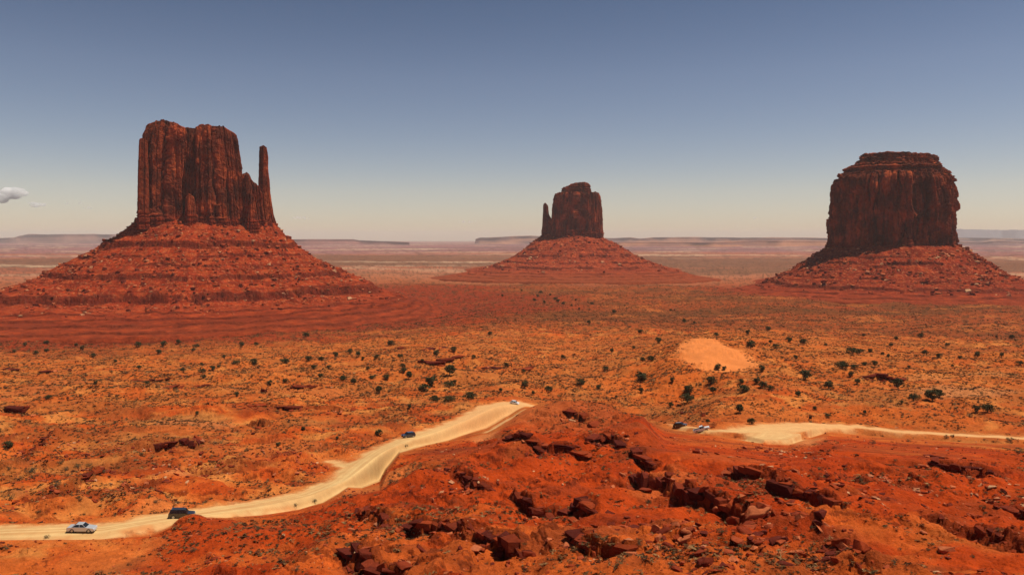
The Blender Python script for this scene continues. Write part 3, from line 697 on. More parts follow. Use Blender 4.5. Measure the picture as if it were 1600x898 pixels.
# ------------------------------------------------------------------ far mesas and mountains
def mesa(name, prof, Y, depth, c1, c2, cliff=.45, seed=0, skirt=1.4):
    pts = sorted([(float(uof(px, py)*Y), CZ+float(ratio(py))*Y) for px, py in prof])
    xs = np.linspace(pts[0][0], pts[-1][0], 500); zt = np.interp(xs, *zip(*pts))
    h = np.maximum(zt, 3)
    jag = fbm2(xs/1800+seed, 0*xs, 3, seed)*900
    zt2 = zt+fbm2(xs/700, 0*xs+4, 3, seed+9)*h*.05
    rows = []
    tt = [(-skirt, -8), (-.7, .22), (-.25, 1-cliff), (-.2, 1-cliff*.5), (-.18, .97), (0, 1.0), (1.5, 1.0), (4, .9), (6, -8)]
    for k, f in tt:
        y = Y+jag*(1 if k < .5 else .2)+k*np.maximum(h, 20)*1.6+(depth if k > 1 else 0)
        z = np.where(np.full(xs.shape, f) < 0, -8, h*f if f < .99 else zt2)
        rows.append(np.stack([xs*(y/Y), y, np.minimum(z, zt2)], -1))
    V_ = np.array(rows); V_[:, 0, 2] = -8; V_[:, -1, 2] = -8
    cc = np.ones(V_.shape[:2]+(3,))*albedo(*c1); st = noise(V_[..., 2]/18, V_[..., 0]/900, 0, seed)
    cc = mixc(cc, albedo(*c2), sm(-.2, .3, st)); 
    o = mesh_np(name, V_.reshape(-1, 3), grid_faces(len(tt), 500), M_far, None, cc.reshape(-1, 3), False)
    return tag(o, kind='structure')
mesa('mesa', [(-260,372),(-120,368),(0,372),(22,371),(28,369),(44,366),(110,366),(170,366),(260,367),(330,372)], 17000, 2500, (150,106,90), (120,84,74), .35, 1)
mesa('mesa', [(430,378),(445,374),(480,374),(520,374),(552,374),(562,376),(640,379)], 13000, 1800, (150,96,84), (118,74,66), .4, 5)
mesa('mesa', [(742,374),(750,371),(764,371),(784,370),(800,369),(830,368),(870,370),(960,372),(985,371),(1000,373),(1020,371),(1060,370),(1110,371),(1180,371),(1240,371),(1300,372)], 15000, 2000, (176,120,92), (112,78,72), .4, 9)
mesa('mesa', [(960,379),(1020,378),(1100,379),(1180,376),(1300,377),(1400,378)], 10500, 1200, (186,124,92), (136,92,80), .3, 13)
mesa('mesa', [(1440,376),(1490,372),(1500,371),(1560,372),(1600,373),(1700,373),(1800,375)], 16000, 2000, (196,150,120), (110,84,80), .4, 17)
mesa('mesa', [(1440,380),(1490,377),(1530,379),(1560,376),(1600,378),(1700,377),(1800,380)], 12500, 1500, (168,120,104), (104,80,82), .5, 19)
mesa('far_mountain', [(1380,370),(1440,362),(1500,358),(1560,359),(1640,360),(1760,366)], 27500, 2000, (128,124,128), (118,114,118), .1, 23)

# ------------------------------------------------------------------ haze
def box(name, lo, hi, mat):
    v = np.array([(x, y, z) for x in (lo[0], hi[0]) for y in (lo[1], hi[1]) for z in (lo[2], hi[2])])
    f = np.array([(0,1,3,2),(4,6,7,5),(0,4,5,1),(2,3,7,6),(0,2,6,4),(1,5,7,3)])
    return mesh_np(name, v, f, mat)
hm_ = bpy.data.materials.new('haze_air'); hm_.use_nodes = True; hn = hm_.node_tree; hn.nodes.clear()
ho = hn.nodes.new('ShaderNodeOutputMaterial'); hv = hn.nodes.new('ShaderNodeVolumePrincipled')
hv.inputs['Color'].default_value = (.93, .90, .90, 1); hv.inputs['Density'].default_value = 2.6e-5; hv.inputs['Anisotropy'].default_value = .0
hn.links.new(hv.outputs[0], ho.inputs['Volume'])
zmax = CZ+ratio(186)*1500+25
tag(box('haze', (-32000, -30500, min(-20.0, Z.min()-1.5)), (32000, 34000, float(zmax)), hm_), kind='stuff')

# ------------------------------------------------------------------ scatter tools
def gz1(x, y): return float(ground_z(np.array([x]), np.array([y]))[0])
def to_px(x, y, z):
    k = (z-CZ)/y; c, s_ = math.cos(PITCH), math.sin(PITCH); t = (k*c+s_)/(c-k*s_)
    return 800+F*(x/y)*(c+t*s_), H0/2-F*t
def merge_np(protos, which, loc, rotz, scale, col, name, mat, tilt=None):
    """one mesh out of many copies of prototype triangle meshes"""
    Vs, Fs, Cs, off = [], [], [], 0
    for k, (pv, pf) in enumerate(protos):
        i = np.where(which == k)[0]
        if len(i) == 0: continue
        c, s_ = np.cos(rotz[i])[:, None], np.sin(rotz[i])[:, None]
        v = pv[None]*scale[i][:, None, :]
        x = v[..., 0]*c-v[..., 1]*s_; y = v[..., 0]*s_+v[..., 1]*c; z = v[..., 2]
        if tilt is not None: z = z+x*tilt[i, 0][:, None]+y*tilt[i, 1][:, None]
        v = np.stack([x, y, z], -1)+loc[i][:, None, :]
        Vs.append(v.reshape(-1, 3)); n = len(pv)
        Fs.append((pf[None]+(np.arange(len(i))*n)[:, None, None]+off).reshape(-1, 3)); off += len(i)*n
        Cs.append(np.repeat(col[i], n, 0))
    return mesh_np(name, np.vstack(Vs), np.vstack(Fs), mat, None, np.vstack(Cs), False)
def hull(pts):
    bm = bmesh.new()
    for p in pts: bm.verts.new(p)
    r = bmesh.ops.convex_hull(bm, input=bm.verts[:])
    bmesh.ops.delete(bm, geom=[g for g in r['geom_interior'] if isinstance(g, bmesh.types.BMVert)], context='VERTS')
    bmesh.ops.triangulate(bm, faces=bm.faces[:]); bm.verts.index_update()
    v = np.array([p.co[:] for p in bm.verts]); f = np.array([[q.index for q in fc.verts] for fc in bm.faces]); bm.free()
    return v, f
rp = []
for k in range(12):
    g = np.random.default_rng(100+k); n_ = 16 if k < 8 else 26
    p = g.uniform(-1, 1, (n_, 3)); p = np.sign(p)*np.abs(p)**.55
    p *= np.array([1, g.uniform(.6, .95), g.uniform(.3, .55) if k % 2 else g.uniform(.55, .85)]); p[:, :2] += p[:, 2:]*g.uniform(-.25, .25, 2)
    v, f = hull([tuple(q_) for q_ in p*.5]); v[:, 2] += .12; rp.append((v, f))
rock_cols = [albedo(150,62,36), albedo(182,84,50), albedo(128,52,34), albedo(206,112,70), albedo(168,70,36), albedo(112,46,34)]
pale_cols = [albedo(226,168,122), albedo(214,146,104), albedo(196,122,84)]

# ------------------------------------------------------------------ loose rock on the near ground
RX, RY, RS, RK = [], [], [], []
def add_rocks(x, y, s, pale=0.0):
    RX.append(x); RY.append(y); RS.append(s); RK.append((rng.random(len(x)) < pale).astype(int))
def psize(n, lo, hi, p=2.2): return lo+(hi-lo)*rng.random(n)**p*1.0
N = 15000                                            # thin scatter everywhere, thicker in drifts
th_ = rng.uniform(-.62, .62, N); r0 = 68*np.exp(rng.random(N)*math.log(430/68.))
x, y = r0*np.sin(th_), r0*np.cos(th_)
dn_ = fbm2(x/13, y/13, 3, 201)+.25*fbm2(x/3, y/3, 2, 203)
ok = dn_ > rng.uniform(.1, 1.2, N)
add_rocks(x[ok], y[ok], psize(ok.sum(), .12, .75, 3.4)*(1+r0[ok]/330), .05)
N = 60000                                            # gravel
th_ = rng.uniform(-.62, .62, N); r0 = 68*np.exp(rng.random(N)*math.log(260/68.)); x, y = r0*np.sin(th_), r0*np.cos(th_)
ok = fbm2(x/6, y/6, 3, 207)+.6*fbm2(x/25, y/25, 2, 208) > rng.uniform(.0, 1.5, N)
add_rocks(x[ok], y[ok], rng.uniform(.07, .26, ok.sum())*(1+r0[ok]/200), .06)
for pts, h, db, df in SCW:                           # talus under the named ledges, blocks along their lips
    P_ = np.array(pts); L = np.hypot(*np.diff(P_, axis=0).T); T_ = L.sum(); k = max(1, P_[:, 1].mean()/140)
    n_ = int(T_*2.6/k); t = rng.random(n_)*T_; cs = np.r_[0, np.cumsum(L)]; i = np.clip(np.searchsorted(cs, t)-1, 0, len(L)-1)
    f_ = (t-cs[i])/L[i]; d0 = P_[i+1]-P_[i]; nrm = np.stack([d0[:, 1], -d0[:, 0]], 1)/L[i][:, None]; nrm *= np.where(nrm[:, 1:] > 0, -1, 1)
    off = rng.exponential(2.6*k, n_)-.9; c_ = P_[i]+d0*f_[:, None]+nrm*off[:, None]+rng.normal(0, .8, (n_, 2))
    add_rocks(c_[:, 0], c_[:, 1], psize(n_, .2, 1.7, 3.2)*k**.5*(h/3+.35), .02)
HEAPS = [(190,700,90,18,340,.1,1.5),(300,728,60,22,260,.1,1.5),(345,735,40,14,120,.1,1.3),(1240,705,50,16,170,.45,1.3),(1290,718,30,10,50,.6,1.6),(450,705,50,18,260,.05,1.3),(490,735,30,16,190,.05,1.2),
 (270,748,40,8,90,.1,1.3),(210,770,50,10,80,.1,1.3),(700,748,50,24,170,.05,1.3),(735,765,40,14,90,.05,1.6),(900,670,70,22,170,.05,1.1),(960,690,40,16,90,.03,1.5),(1060,840,60,40,150,.02,1.7),
 (1000,820,60,40,110,.02,1.4),(1110,870,60,26,110,.02,1.7),(1230,800,60,26,90,.02,1.8),(1200,850,50,30,90,.02,1.9),(1300,870,60,24,90,.02,1.9),(1340,765,60,24,130,.1,1.5),(1380,750,30,14,60,.5,1.4),
 (1540,775,50,26,150,.35,1.4),(1590,800,30,12,50,.5,1.3),(1440,768,20,8,25,.7,1.5),(1500,800,90,14,120,.1,1.3),(1250,740,60,18,130,.05,1.4),(1180,800,50,22,80,.03,1.5),(590,835,50,28,150,.05,.9),
 (480,860,120,36,150,.05,.8),(640,700,60,16,170,.1,.9),(700,705,60,16,140,.1,.9),(560,700,50,14,120,.05,1.0),(1560,745,40,14,60,.2,1.3),(900,730,60,30,110,.02,1.1),(1400,690,90,10,120,.05,.9),
 (340,880,50,16,110,.1,.9),(290,845,40,24,90,.1,.8),(90,850,80,16,60,.1,.7),(150,755,160,20,220,.08,1.0),(100,700,100,18,190,.06,1.1),(560,770,40,10,50,.05,.8),(640,880,40,8,60,.2,1.1)]
for px, py, ax, ay, n_, pl, sz in HEAPS:
    q1 = rng.normal(0, .5, (n_, 2)); xx, yy = [], []
    c0, c1, c2 = pick(px, py, ground_z), pick(px, py+ay, ground_z), pick(px, py-ay, ground_z)
    if c0 is None or c1 is None: continue
    dy = abs((c2[1] if c2 is not None else 2*c0[1]-c1[1])-c1[1])/2; dy = min(dy, ax*c0[1]/F*1.6)
    keep_ = rng.random(n_) < .62; q1 = q1[keep_]; n_ = len(q1)
    add_rocks(c0[0]+q1[:, 0]*ax*c0[1]/F, c0[1]+q1[:, 1]*dy, psize(n_, .18, 1.0, 2.4)*sz*1.0, pl)
RX, RY, RS, RK = map(np.concatenate, (RX, RY, RS, RK))
rdd = road_d(RX, RY, ROAD1)
ok = (rdd > 1.2+RS*.5) & (RY > 66) & ~inside(RX, RY, DUNE)
for L in PULL: ok &= road_d(RX, RY, L) > .5
RX, RY, RS, RK = RX[ok], RY[ok], RS[ok], RK[ok]
RZ = ground_z(RX, RY); n_ = len(RX)
RC = np.array(rock_cols)[rng.integers(0, len(rock_cols), n_)]*rng.uniform(.85, 1.15, (n_, 1)); pc = np.array(pale_cols)[rng.integers(0, 3, n_)]
RC = np.where(RK[:, None] == 1, pc, RC)
which = rng.integers(0, 12, n_); rotz = rng.uniform(0, 6.28, n_); sc3 = RS[:, None]*np.stack([rng.uniform(.8, 1.4, n_), rng.uniform(.7, 1.1, n_), rng.uniform(.45, 1.0, n_)], 1)
gx_ = (ground_z(RX+.8, RY)-RZ)/.8; gy_ = (ground_z(RX, RY+.8)-RZ)/.8
tilt = np.clip(np.stack([gx_, gy_], 1), -.7, .7)*.6
# the largest in view become boulders of their own
px_, py_ = to_px(RX, RY, RZ+.3*RS)
app = RS/RY*F*((px_ > 8) & (px_ < 1592) & (py_ < 892))
for i in np.argsort(-app)[:700]:                     # leave out those hidden behind a rise
    xs = np.linspace(.5, .99, 60); g = ground_z(RX[i]*xs, RY[i]*xs); line = CZ+(RZ[i]+.6*RS[i]-CZ)*xs
    if (g > line+.1).any(): app[i] = 0
big_i = np.argsort(-app)[:290]
rest = np.ones(n_, bool); rest[big_i] = False
rub = merge_np(rp, which[rest], np.stack([RX, RY, RZ], 1)[rest], rotz[rest], sc3[rest], RC[rest], 'rubble', M_boulder, tilt[rest])
tag(rub, kind='stuff')
LANDM = [('the silver car', 128, 826), ('the black off-road car', 285, 800), ('the dark blue car', 638, 678), ('the white car', 803, 629), ('the white pickup', 1097, 667),
         ('the dark signboard', 1265, 652), ('the pale sand dune', 1120, 555), ('the bend of the road', 560, 735), ('the overhanging ledge', 290, 695), ('the long ledge', 1080, 790),
         ('the shorter ledge', 1240, 770), ('the white-edged ledge', 600, 883), ('the double dark ledge', 700, 835), ('the domed knoll', 1440, 700), ('the hilltop scarp', 840, 700),
         ('the big rock tumble', 1320, 855), ('the pale wash', 1500, 608), ('the layered apron', 250, 505), ('the red saddle', 880, 462)]
ORD = ['first', 'second', 'third', 'fourth', 'fifth', 'sixth', 'seventh', 'eighth', 'ninth', 'tenth', 'eleventh', 'twelfth', 'thirteenth', 'fourteenth', 'fifteenth', 'sixteenth']
def relabel(items, noun, group, describe, most=12):
    """items: (object, photo column, photo row, size in photo pixels, extra). Names each by its look and its order out from a landmark."""
    by = {}
    for it in items:
        k = min(range(len(LANDM)), key=lambda j: math.hypot(it[1]-LANDM[j][1], 1.6*(it[2]-LANDM[j][2]))); by.setdefault(k, []).append(it)
    for k, L in by.items():
        L.sort(key=lambda it: math.hypot(it[1]-LANDM[k][1], 1.6*(it[2]-LANDM[k][2])))
        seen = {}
        for it in L:
            d = describe(it); side = 'above' if it[2] < LANDM[k][2]-4 else 'below' if it[2] > LANDM[k][2]+4 else 'beside'
            key = (d, side); seen[key] = seen.get(key, 0)+1
            if seen[key] <= most: lab = '%s %s, %s out %s %s' % (d, noun, ORD[seen[key]-1], side, LANDM[k][0])
            else: lab = '%s %s scattered %s %s' % (d, noun, side, LANDM[k][0])
            it[0]['label'] = lab.replace('beside the', 'beside the'); it[0]['group'] = group
rmesh = {}
items = []
for i in big_i:
    k, ci = int(which[i]), int(RK[i])*6+int(rng.integers(0, 3 if RK[i] else 6))
    if (k, ci) not in rmesh:
        me = bpy.data.meshes.new('boulder'); me.from_pydata([tuple(v) for v in rp[k][0]], [], [tuple(int(a) for a in f) for f in rp[k][1]])
        bm = bmesh.new(); bm.from_mesh(me); bmesh.ops.bevel(bm, geom=bm.edges[:], offset=.03, segments=1, affect='EDGES')
        bm.to_mesh(me); bm.free()
        a = me.color_attributes.new('Col', 'FLOAT_COLOR', 'POINT'); c = (pale_cols+rock_cols)[ci-6] if ci >= 6 else rock_cols[ci]
        a.data.foreach_set('color', np.tile(np.r_[c, 1.0], len(me.vertices)).astype(np.float32)); me.materials.append(M_boulder); rmesh[(k, ci)] = me
    o = bpy.data.objects.new('boulder', rmesh[(k, ci)]); COL.objects.link(o)
    o.location = (RX[i], RY[i], RZ[i]); o.scale = sc3[i]
    nrm = Vector((-gx_[i]*.6, -gy_[i]*.6, 1)).normalized(); o.rotation_euler = (nrm.to_track_quat('Z', 'Y').to_matrix() @ Matrix.Rotation(rotz[i], 3, 'Z')).to_euler()
    o['category'] = 'boulder'
    items.append((o, px_[i], py_[i], app[i], (ci, k, sc3[i][2]/sc3[i][0])))
sz_med = np.median([it[3] for it in items])
def d_rock(it):
    s_ = 'large' if it[3] > sz_med*1.5 else 'medium' if it[3] > sz_med else 'small'
    return '%s %s %s' % (s_, 'slab-like' if it[4][2] < .55 else 'blocky', 'pale buff' if it[4][0] >= 6 else ['rust red', 'orange red', 'dark brown-red', 'light orange', 'rust red', 'dark maroon'][it[4][0]])
relabel(items, 'boulder', 'sandstone boulders lying on the red slopes', d_rock, 9)

# ------------------------------------------------------------------ rock ledges: courses of broken blocks along each scarp
items = []
for si, (pts, h, db, df) in enumerate(SCW):
    g = np.random.default_rng(900+si); P_ = np.array(pts); L = np.hypot(*np.diff(P_, axis=0).T); cs = np.r_[0, np.cumsum(L)]; T_ = cs[-1]; k = max(1.0, P_[:, 1].mean()/140)**.8
    VV, FF, CC, off, tc_ = [], [], [], 0, []
    def flush():
        global VV, FF, CC, off, tc_
        if len(VV) > 3:
            o = mesh_np('rock_ledge', np.vstack(VV), np.vstack(FF), M_boulder, None, np.vstack(CC), False); o['category'] = 'rock ledge'
            m_ = np.vstack(VV).mean(0); mx, my = to_px(*m_); items.append((o, mx, my, (tc_[-1]-tc_[0])/m_[1]*F, h))
        VV, FF, CC, off, tc_ = [], [], [], 0, []
    t = g.uniform(0, 1)
    while t < T_:
        i = min(np.searchsorted(cs, t, side='right')-1, len(L)-1); d0 = (P_[i+1]-P_[i])/L[i]; nr_ = np.array([d0[1], -d0[0]]); nr_ = nr_*(1 if nr_[1] < 0 else -1)
        c = P_[i]+d0*(t-cs[i])+nr_*(noise2(t/5, si*3.1, 5)*.9-.1)*k
        up_ = gz1(*(c-nr_*1.6*k)); dn_ = gz1(*(c+nr_*1.7*k)); hh = up_-dn_; ln = g.uniform(1.2, 3.8)*k
        if hh <= .45 and VV: flush()
        if hh > .45:
            for cz0, cz1, push in ((.5, 1.0, .62), (.0, .55, .0)) if hh > .9 else ((0, 1.0, .4),):
                w2, dp = ln*g.uniform(.55, .72), g.uniform(.8, 1.3)*k; zl, zh = dn_+hh*cz0-.15, dn_+hh*cz1*g.uniform(.84, .99)
                q_ = g.uniform(-1, 1, (22, 3)); q_ = np.sign(q_)*np.abs(q_)**.4
                an = math.atan2(d0[1], d0[0])+g.normal(0, .22); ca, sa = math.cos(an), math.sin(an)
                a_ = q_[:, 0]*w2; b_ = q_[:, 1]*dp; fx = c+nr_*(push*k*g.uniform(.6, 1.2)-dp*.75)
                pz = zl+(q_[:, 2]*.5+.5)*(zh-zl)
                v, f = hull([(fx[0]+a*ca-b*sa, fx[1]+a*sa+b*ca, zq) for a, b, zq in zip(a_, b_, pz)])
                VV.append(v); FF.append(f+off); off += len(v); cc = rock_cols[int(g.choice([0, 2, 4, 5]))]*g.uniform(.6, .95); CC.append(np.repeat(cc[None], len(v), 0))  # block colours darkened to paint in the shadowed ledge faces
            tc_.append(t)
        t += ln*g.uniform(.75, 1.05)
    flush()
relabel(items, 'rock ledge', 'broken sandstone ledges across the slopes', lambda it: '%s %s' % ('long' if it[3] > 120 else 'short' if it[3] < 55 else 'medium-long', 'tall dark' if it[4] > 2.5 else 'low broken'), 14)

# ------------------------------------------------------------------ blocks fallen on the debris cones
L_, S_, C_ = [], [], []
for (fr_o, (X, Y, z, T, led)), n_, s0, s1 in zip(TALUS, (4200, 1800, 3200), (1.2, 2.4, 1.6), (9, 12, 11)):
    f = z.shape[0]; i = (rng.beta(1.4, 1.7, n_*2)*.8*f).astype(int)+3; j = rng.integers(0, z.shape[1]-200, n_*2)
    X_, Y_, z_ = X[i, j], Y[i, j], z[i, j]
    dn = fbm2(X_/45, Y_/45, 3, 301); ok = dn > rng.uniform(-.6, .6, n_*2)
    ok &= (z_ > 8)
    X_, Y_, z_ = X_[ok][:n_], Y_[ok][:n_], z_[ok][:n_]
    s = s0+(s1-s0)*rng.random(len(X_))**5
    L_.append(np.stack([X_, Y_, z_+.05*s], 1)); S_.append(s)
    cc = np.array(rock_cols+pale_cols)[rng.choice(9, len(X_), p=[.16,.2,.13,.15,.13,.1,.03,.05,.05])]; C_.append(cc)
L_, S_, C_ = np.vstack(L_), np.concatenate(S_), np.vstack(C_); n_ = len(L_)
tag(merge_np(rp, rng.integers(0, 12, n_), L_, rng.uniform(0, 6.28, n_), S_[:, None]*np.stack([rng.uniform(.8, 1.3, n_), rng.uniform(.7, 1.1, n_), rng.uniform(.6, 1.1, n_)], 1), C_, 'talus_rubble', M_boulder), kind='stuff')

# ------------------------------------------------------------------ low dry scrub (ground cover)
tp = []
for k in range(8):
    g = np.random.default_rng(400+k); nb = 13; V_, F_ = [], []
    for b in range(nb):
        a = g.uniform(0, 6.28); el = g.uniform(.1, 1.4); d = np.array([math.cos(a)*math.cos(el), math.sin(a)*math.cos(el), math.sin(el)*.8])*g.uniform(.25, .5)
        for q_ in range(3): V_.append(d+g.normal(0, .17, 3)*[1, 1, .8]+[0, 0, .03])
        F_.append([3*b, 3*b+1, 3*b+2])
    V_ = np.array(V_); V_[:, 2] = np.abs(V_[:, 2]); tp.append((V_, np.array(F_)))
N = 300000
th_ = rng.uniform(-.63, .63, N); r0 = 68*np.exp(rng.random(N)**.62*math.log(1900/68.))
x, y = r0*np.sin(th_), r0*np.cos(th_)
dn_ = 1.25*fbm2(x/30, y/22, 4, 211)+.7*fbm2(x/6, y/6, 2, 213)+.25*sm(250, 420, r0)
rgt = sm(-.16, .0, th_); bare = (1-sm(150, 225, r0))*rgt*.55+(1-sm(120, 190, r0))*.25
slope_band = np.zeros(N)
for px, py, rx, ry in ((1400,650,170,16),(1215,675,60,18),(990,665,60,20),(700,780,90,20)):
    c0 = pick(px, py, ground_z)
    if c0 is not None: slope_band += np.exp(-((x-c0[0])/(rx*c0[1]/F))**2-((y-c0[1])/25)**2)
ok = (dn_-bare-slope_band*.6 > rng.uniform(-.75, .95, N)) & (rng.random(N) < np.where(r0 < 240, .75, 1))
rd_ = road_d(x, y, ROAD1)
for L in PULL: rd_ = np.minimum(rd_, road_d(x, y, L))
ok &= (rd_ > .9+2.5*rng.random(N)) & ~inside(x+rng.normal(0, 3, N), y+rng.normal(0, 5, N), DUNE)
x, y, r1 = x[ok], y[ok], r0[ok]; z = ground_z(x, y); n_ = len(x); print('tufts', n_)
gsl = np.abs(ground_z(x, y+1.0)-z)
s = rng.uniform(.38, 1.1, n_)*(1+.9*sm(200, 500, r1))*(1+.5*sm(700, 1100, r1)); s *= np.where(rng.random(n_) < .05, 1.6, 1)
tc = np.array([albedo(108,76,46), albedo(86,62,40), albedo(134,96,60), albedo(92,52,34), albedo(164,122,78), albedo(70,44,32), albedo(112,68,42)])
cc = tc[rng.choice(7, n_, p=[.24,.16,.18,.12,.13,.08,.09])]*rng.uniform(.75, 1.2, (n_, 1))
zz_ = rng.uniform(.45, .8, n_)
keep = gsl < 1.6
for rows, dist in CAPS:                             # none on the cut rims beside the road
    pxx = 800+1197.5*x/y; inn = (pxx > rows[0][0]) & (pxx < rows[-1][0]); yr = np.interp(pxx, *zip(*dist))
    keep &= ~(inn & (y < yr-2.5) & (z > CZ+ratio(np.interp(pxx, *zip(*rows)))*y-.15-.05*np.maximum(yr-y, 0)-.4))
tag(merge_np(tp, rng.integers(0, 8, n_)[keep], np.stack([x, y, z], 1)[keep], rng.uniform(0, 6.28, n_)[keep], (s[:, None]*np.stack([np.ones(n_), np.ones(n_), zz_], 1))[keep], cc[keep], 'dry_scrub', M_scrub), kind='stuff')

# ------------------------------------------------------------------ junipers
def juniper_proto(seed, h=1.0, wd=1.2, nclump=30, per=40, leafs=.135, bush=False, colr=((.040,.040,.015),(.090,.080,.034))):
    g = np.random.default_rng(seed); V_, F_, C_ = [], [], []
    cl = []
    for i in range(nclump):
        a = g.uniform(0, 6.28); rr_ = math.sqrt(g.random())*.42*wd; zc = g.uniform(.28, .95) if not bush else g.uniform(.15, .75)
        lim = 1-((zc-.5)/.62)**2; cl.append((math.cos(a)*rr_*lim, math.sin(a)*rr_*lim, zc*h, g.uniform(.12, .2)*(wd*.55+.4)))
    for (cx, cy, cz, cr) in cl:
        base = np.array(colr[0])+(np.array(colr[1])-np.array(colr[0]))*g.random()
        for q_ in range(per):
            d = g.normal(size=3); d /= np.linalg.norm(d); p = np.array([cx, cy, cz])+d*cr*g.uniform(.55, 1.08)*[1, 1, .8]
            if p[2] < .04: continue
            u = g.normal(size=3); u /= np.linalg.norm(u); v = np.cross(u, d); s_ = leafs*g.uniform(.5, 1.1)
            n0 = len(V_); V_ += [p-u*s_*.5, p+u*s_*.5, p+v*s_*.8+d*s_*.3]; F_.append([n0, n0+1, n0+2])
            c = base*g.uniform(.75, 1.3); C_ += [c, c, c]
    crown = (np.array(V_), np.array(F_), np.array(C_))
    tv, tf = [], []
    def tube(p0, p1, r0_, r1_):
        p0, p1 = np.array(p0, float), np.array(p1, float); d = p1-p0; d /= np.linalg.norm(d); a = np.cross(d, [.3, .5, .8]); a /= np.linalg.norm(a); b = np.cross(d, a); n0 = len(tv)
        for pp, r_0 in ((p0, r0_), (p1, r1_)):
            for q_ in range(6): t_ = q_*math.pi/3; tv.append(pp+(a*math.cos(t_)+b*math.sin(t_))*r_0)
        for q_ in range(6): tf.append([n0+q_, n0+(q_+1) % 6, n0+6+(q_+1) % 6]); tf.append([n0+q_, n0+6+(q_+1) % 6, n0+6+q_])
    fork = np.array([g.uniform(-.04, .04), g.uniform(-.04, .04), .22*h])
    tube((0, 0, -.06), fork, .05, .038)
    for (cx, cy, cz, cr) in cl[::4]: 
        m = (fork+np.array([cx, cy, cz]))/2+g.normal(0, .03, 3); tube(fork, m, .03, .018); tube(m, (cx, cy, cz), .018, .006)
    return crown, (np.array(tv), np.array(tf))
protos = []
for sd_, h_, w_, bu in ((1, 1.0, 1.15, False), (2, .9, 1.45, False), (3, 1.05, 1.0, False), (4, .8, 1.7, False), (5, .95, 1.25, False)):
    protos.append(juniper_proto(500+sd_, h_, w_))
jm = []
for k, (cr, tr) in enumerate(protos):
    co = mesh_np('crown', cr[0], cr[1], M_leaf, None, cr[2], False); to = mesh_np('trunk', tr[0], tr[1], M_bark, None, None, True)
    jm.append((co.data, to.data)); bpy.data.objects.remove(co); bpy.data.objects.remove(to)
JUN = [(478,527,11),(611,540,11),(547,552,10),(560,557,10),(524,558,10),(483,564,11),(502,564,9),(445,567,12),(490,576,8),(514,575,7),(567,563,7),(590,560,10),(625,558,8),(682,556,11),(709,549,10),(629,575,10),(631,582,10),
 (604,592,11),(639,592,14),(703,587,20),(552,600,12),(536,597,14),(582,592,9),(592,614,13),(675,604,22),(664,612,17),(702,605,14),(710,599,8),(678,628,13),(702,628,15),(733,624,16),(782,612,8),(791,574,9),(818,582,7),(820,606,13),
 (833,617,8),(857,613,13),(766,523,7),(592,680,13),(527,686,7),(640,638,8),(446,598,10),(422,602,10),(501,590,9),(435,697,9),(474,672,8),(94,535,8),(73,538,9),(216,542,11),(256,540,10),(279,538,9),(248,553,10),(307,543,9),(302,548,6),
 (55,553,8),(73,550,8),(22,551,7),(145,558,8),(202,521,10),(369,569,10),(396,569,11),(316,582,10),(318,590,8),(332,578,10),(315,571,6),(342,574,6),(285,581,9),(217,577,9),(377,542,9),(119,541,7),(129,547,8),(39,541,7),(76,623,9),
 (308,649,8),(370,619,9),(12,700,15),(906,601,14),(936,607,9),(946,579,10),(956,551,8),(920,506,7),(959,490,8),(1028,536,12),(1001,520,8),(1004,565,10),(1016,564,12),(1001,598,21),(1001,613,10),(1051,597,9),(1074,628,19),(1076,616,17),
 (1112,600,15),(1114,614,13),(1160,613,18),(1157,599,9),(1183,600,12),(1191,606,13),(1203,608,10),(1190,580,11),(1122,577,12),(1132,578,8),(1173,545,16),(1204,536,7),(1212,543,9),(1232,535,12),(1200,517,10),(1169,523,9),(1069,505,8),
 (1085,506,5),(1119,526,9),(1155,645,17),(1048,486,5),(963,622,6),(1048,636,10),(1106,661,8),(1174,662,13),(1256,538,11),(1400,532,8),(1438,527,9),(1392,542,8),(1331,553,14),(1343,552,10),(1360,551,8),(1388,558,6),(1379,555,6),
 (1445,554,10),(1467,558,8),(1527,558,10),(1565,558,9),(1594,570,9),(1581,529,8),(1557,528,5),(1316,576,17),(1335,576,9),(1351,571,8),(1366,570,10),(1258,593,18),(1247,620,12),(1295,607,15),(1403,608,19),(1428,626,15),(1457,626,25),
 (1468,621,16),(1409,631,7),(1542,644,17),(1524,644,13),(1340,600,12),(1243,560,7),(1273,640,8),(1351,647,8),(1294,652,9),(1488,573,5),(845,458,5),(840,464,5),(868,468,6),(872,472,6),(835,470,5),(880,476,6),(925,476,5),(785,464,5),
 (850,473,5),(860,462,4),(893,478,4),(905,484,5),(815,455,4),(900,470,4),(1330,588,9),(1500,560,6),(1420,575,6),(990,545,6),(880,560,7),(740,560,7),(660,566,7),(575,577,7),(350,560,7),(180,566,7),(230,600,7),(150,600,7),(400,540,7),(1290,540,6),(1480,540,6),(1350,525,6)]
items = []
def place_plant(kind, px, py, wpx, meshes, name):
    c = pick(px, py, ground_z)
    if c is None: return None
    width = max(wpx*1.0*c[1]/F, .5)
    if name == 'juniper': width = min(width, 9.5)
    k = rng.integers(0, len(meshes)); s_ = width/(1.18 if name == 'juniper' else 1.1)
    root = empty(name, (c[0], c[1], gz1(c[0], c[1])-.03), rng.uniform(0, 6.28)); root.scale = (s_, s_, s_*rng.uniform(.85, 1.1))
    root['category'] = kind
    for nm, me in zip(('crown', 'trunk'), meshes[k]):
        o = bpy.data.objects.new(nm, me); COL.objects.link(o); o.parent = root
    return root, px, py-wpx*.4, wpx, k
for px, py, wp in JUN:
    it = place_plant('juniper', px, py, wp, jm, 'juniper')
    if it: items.append(it)
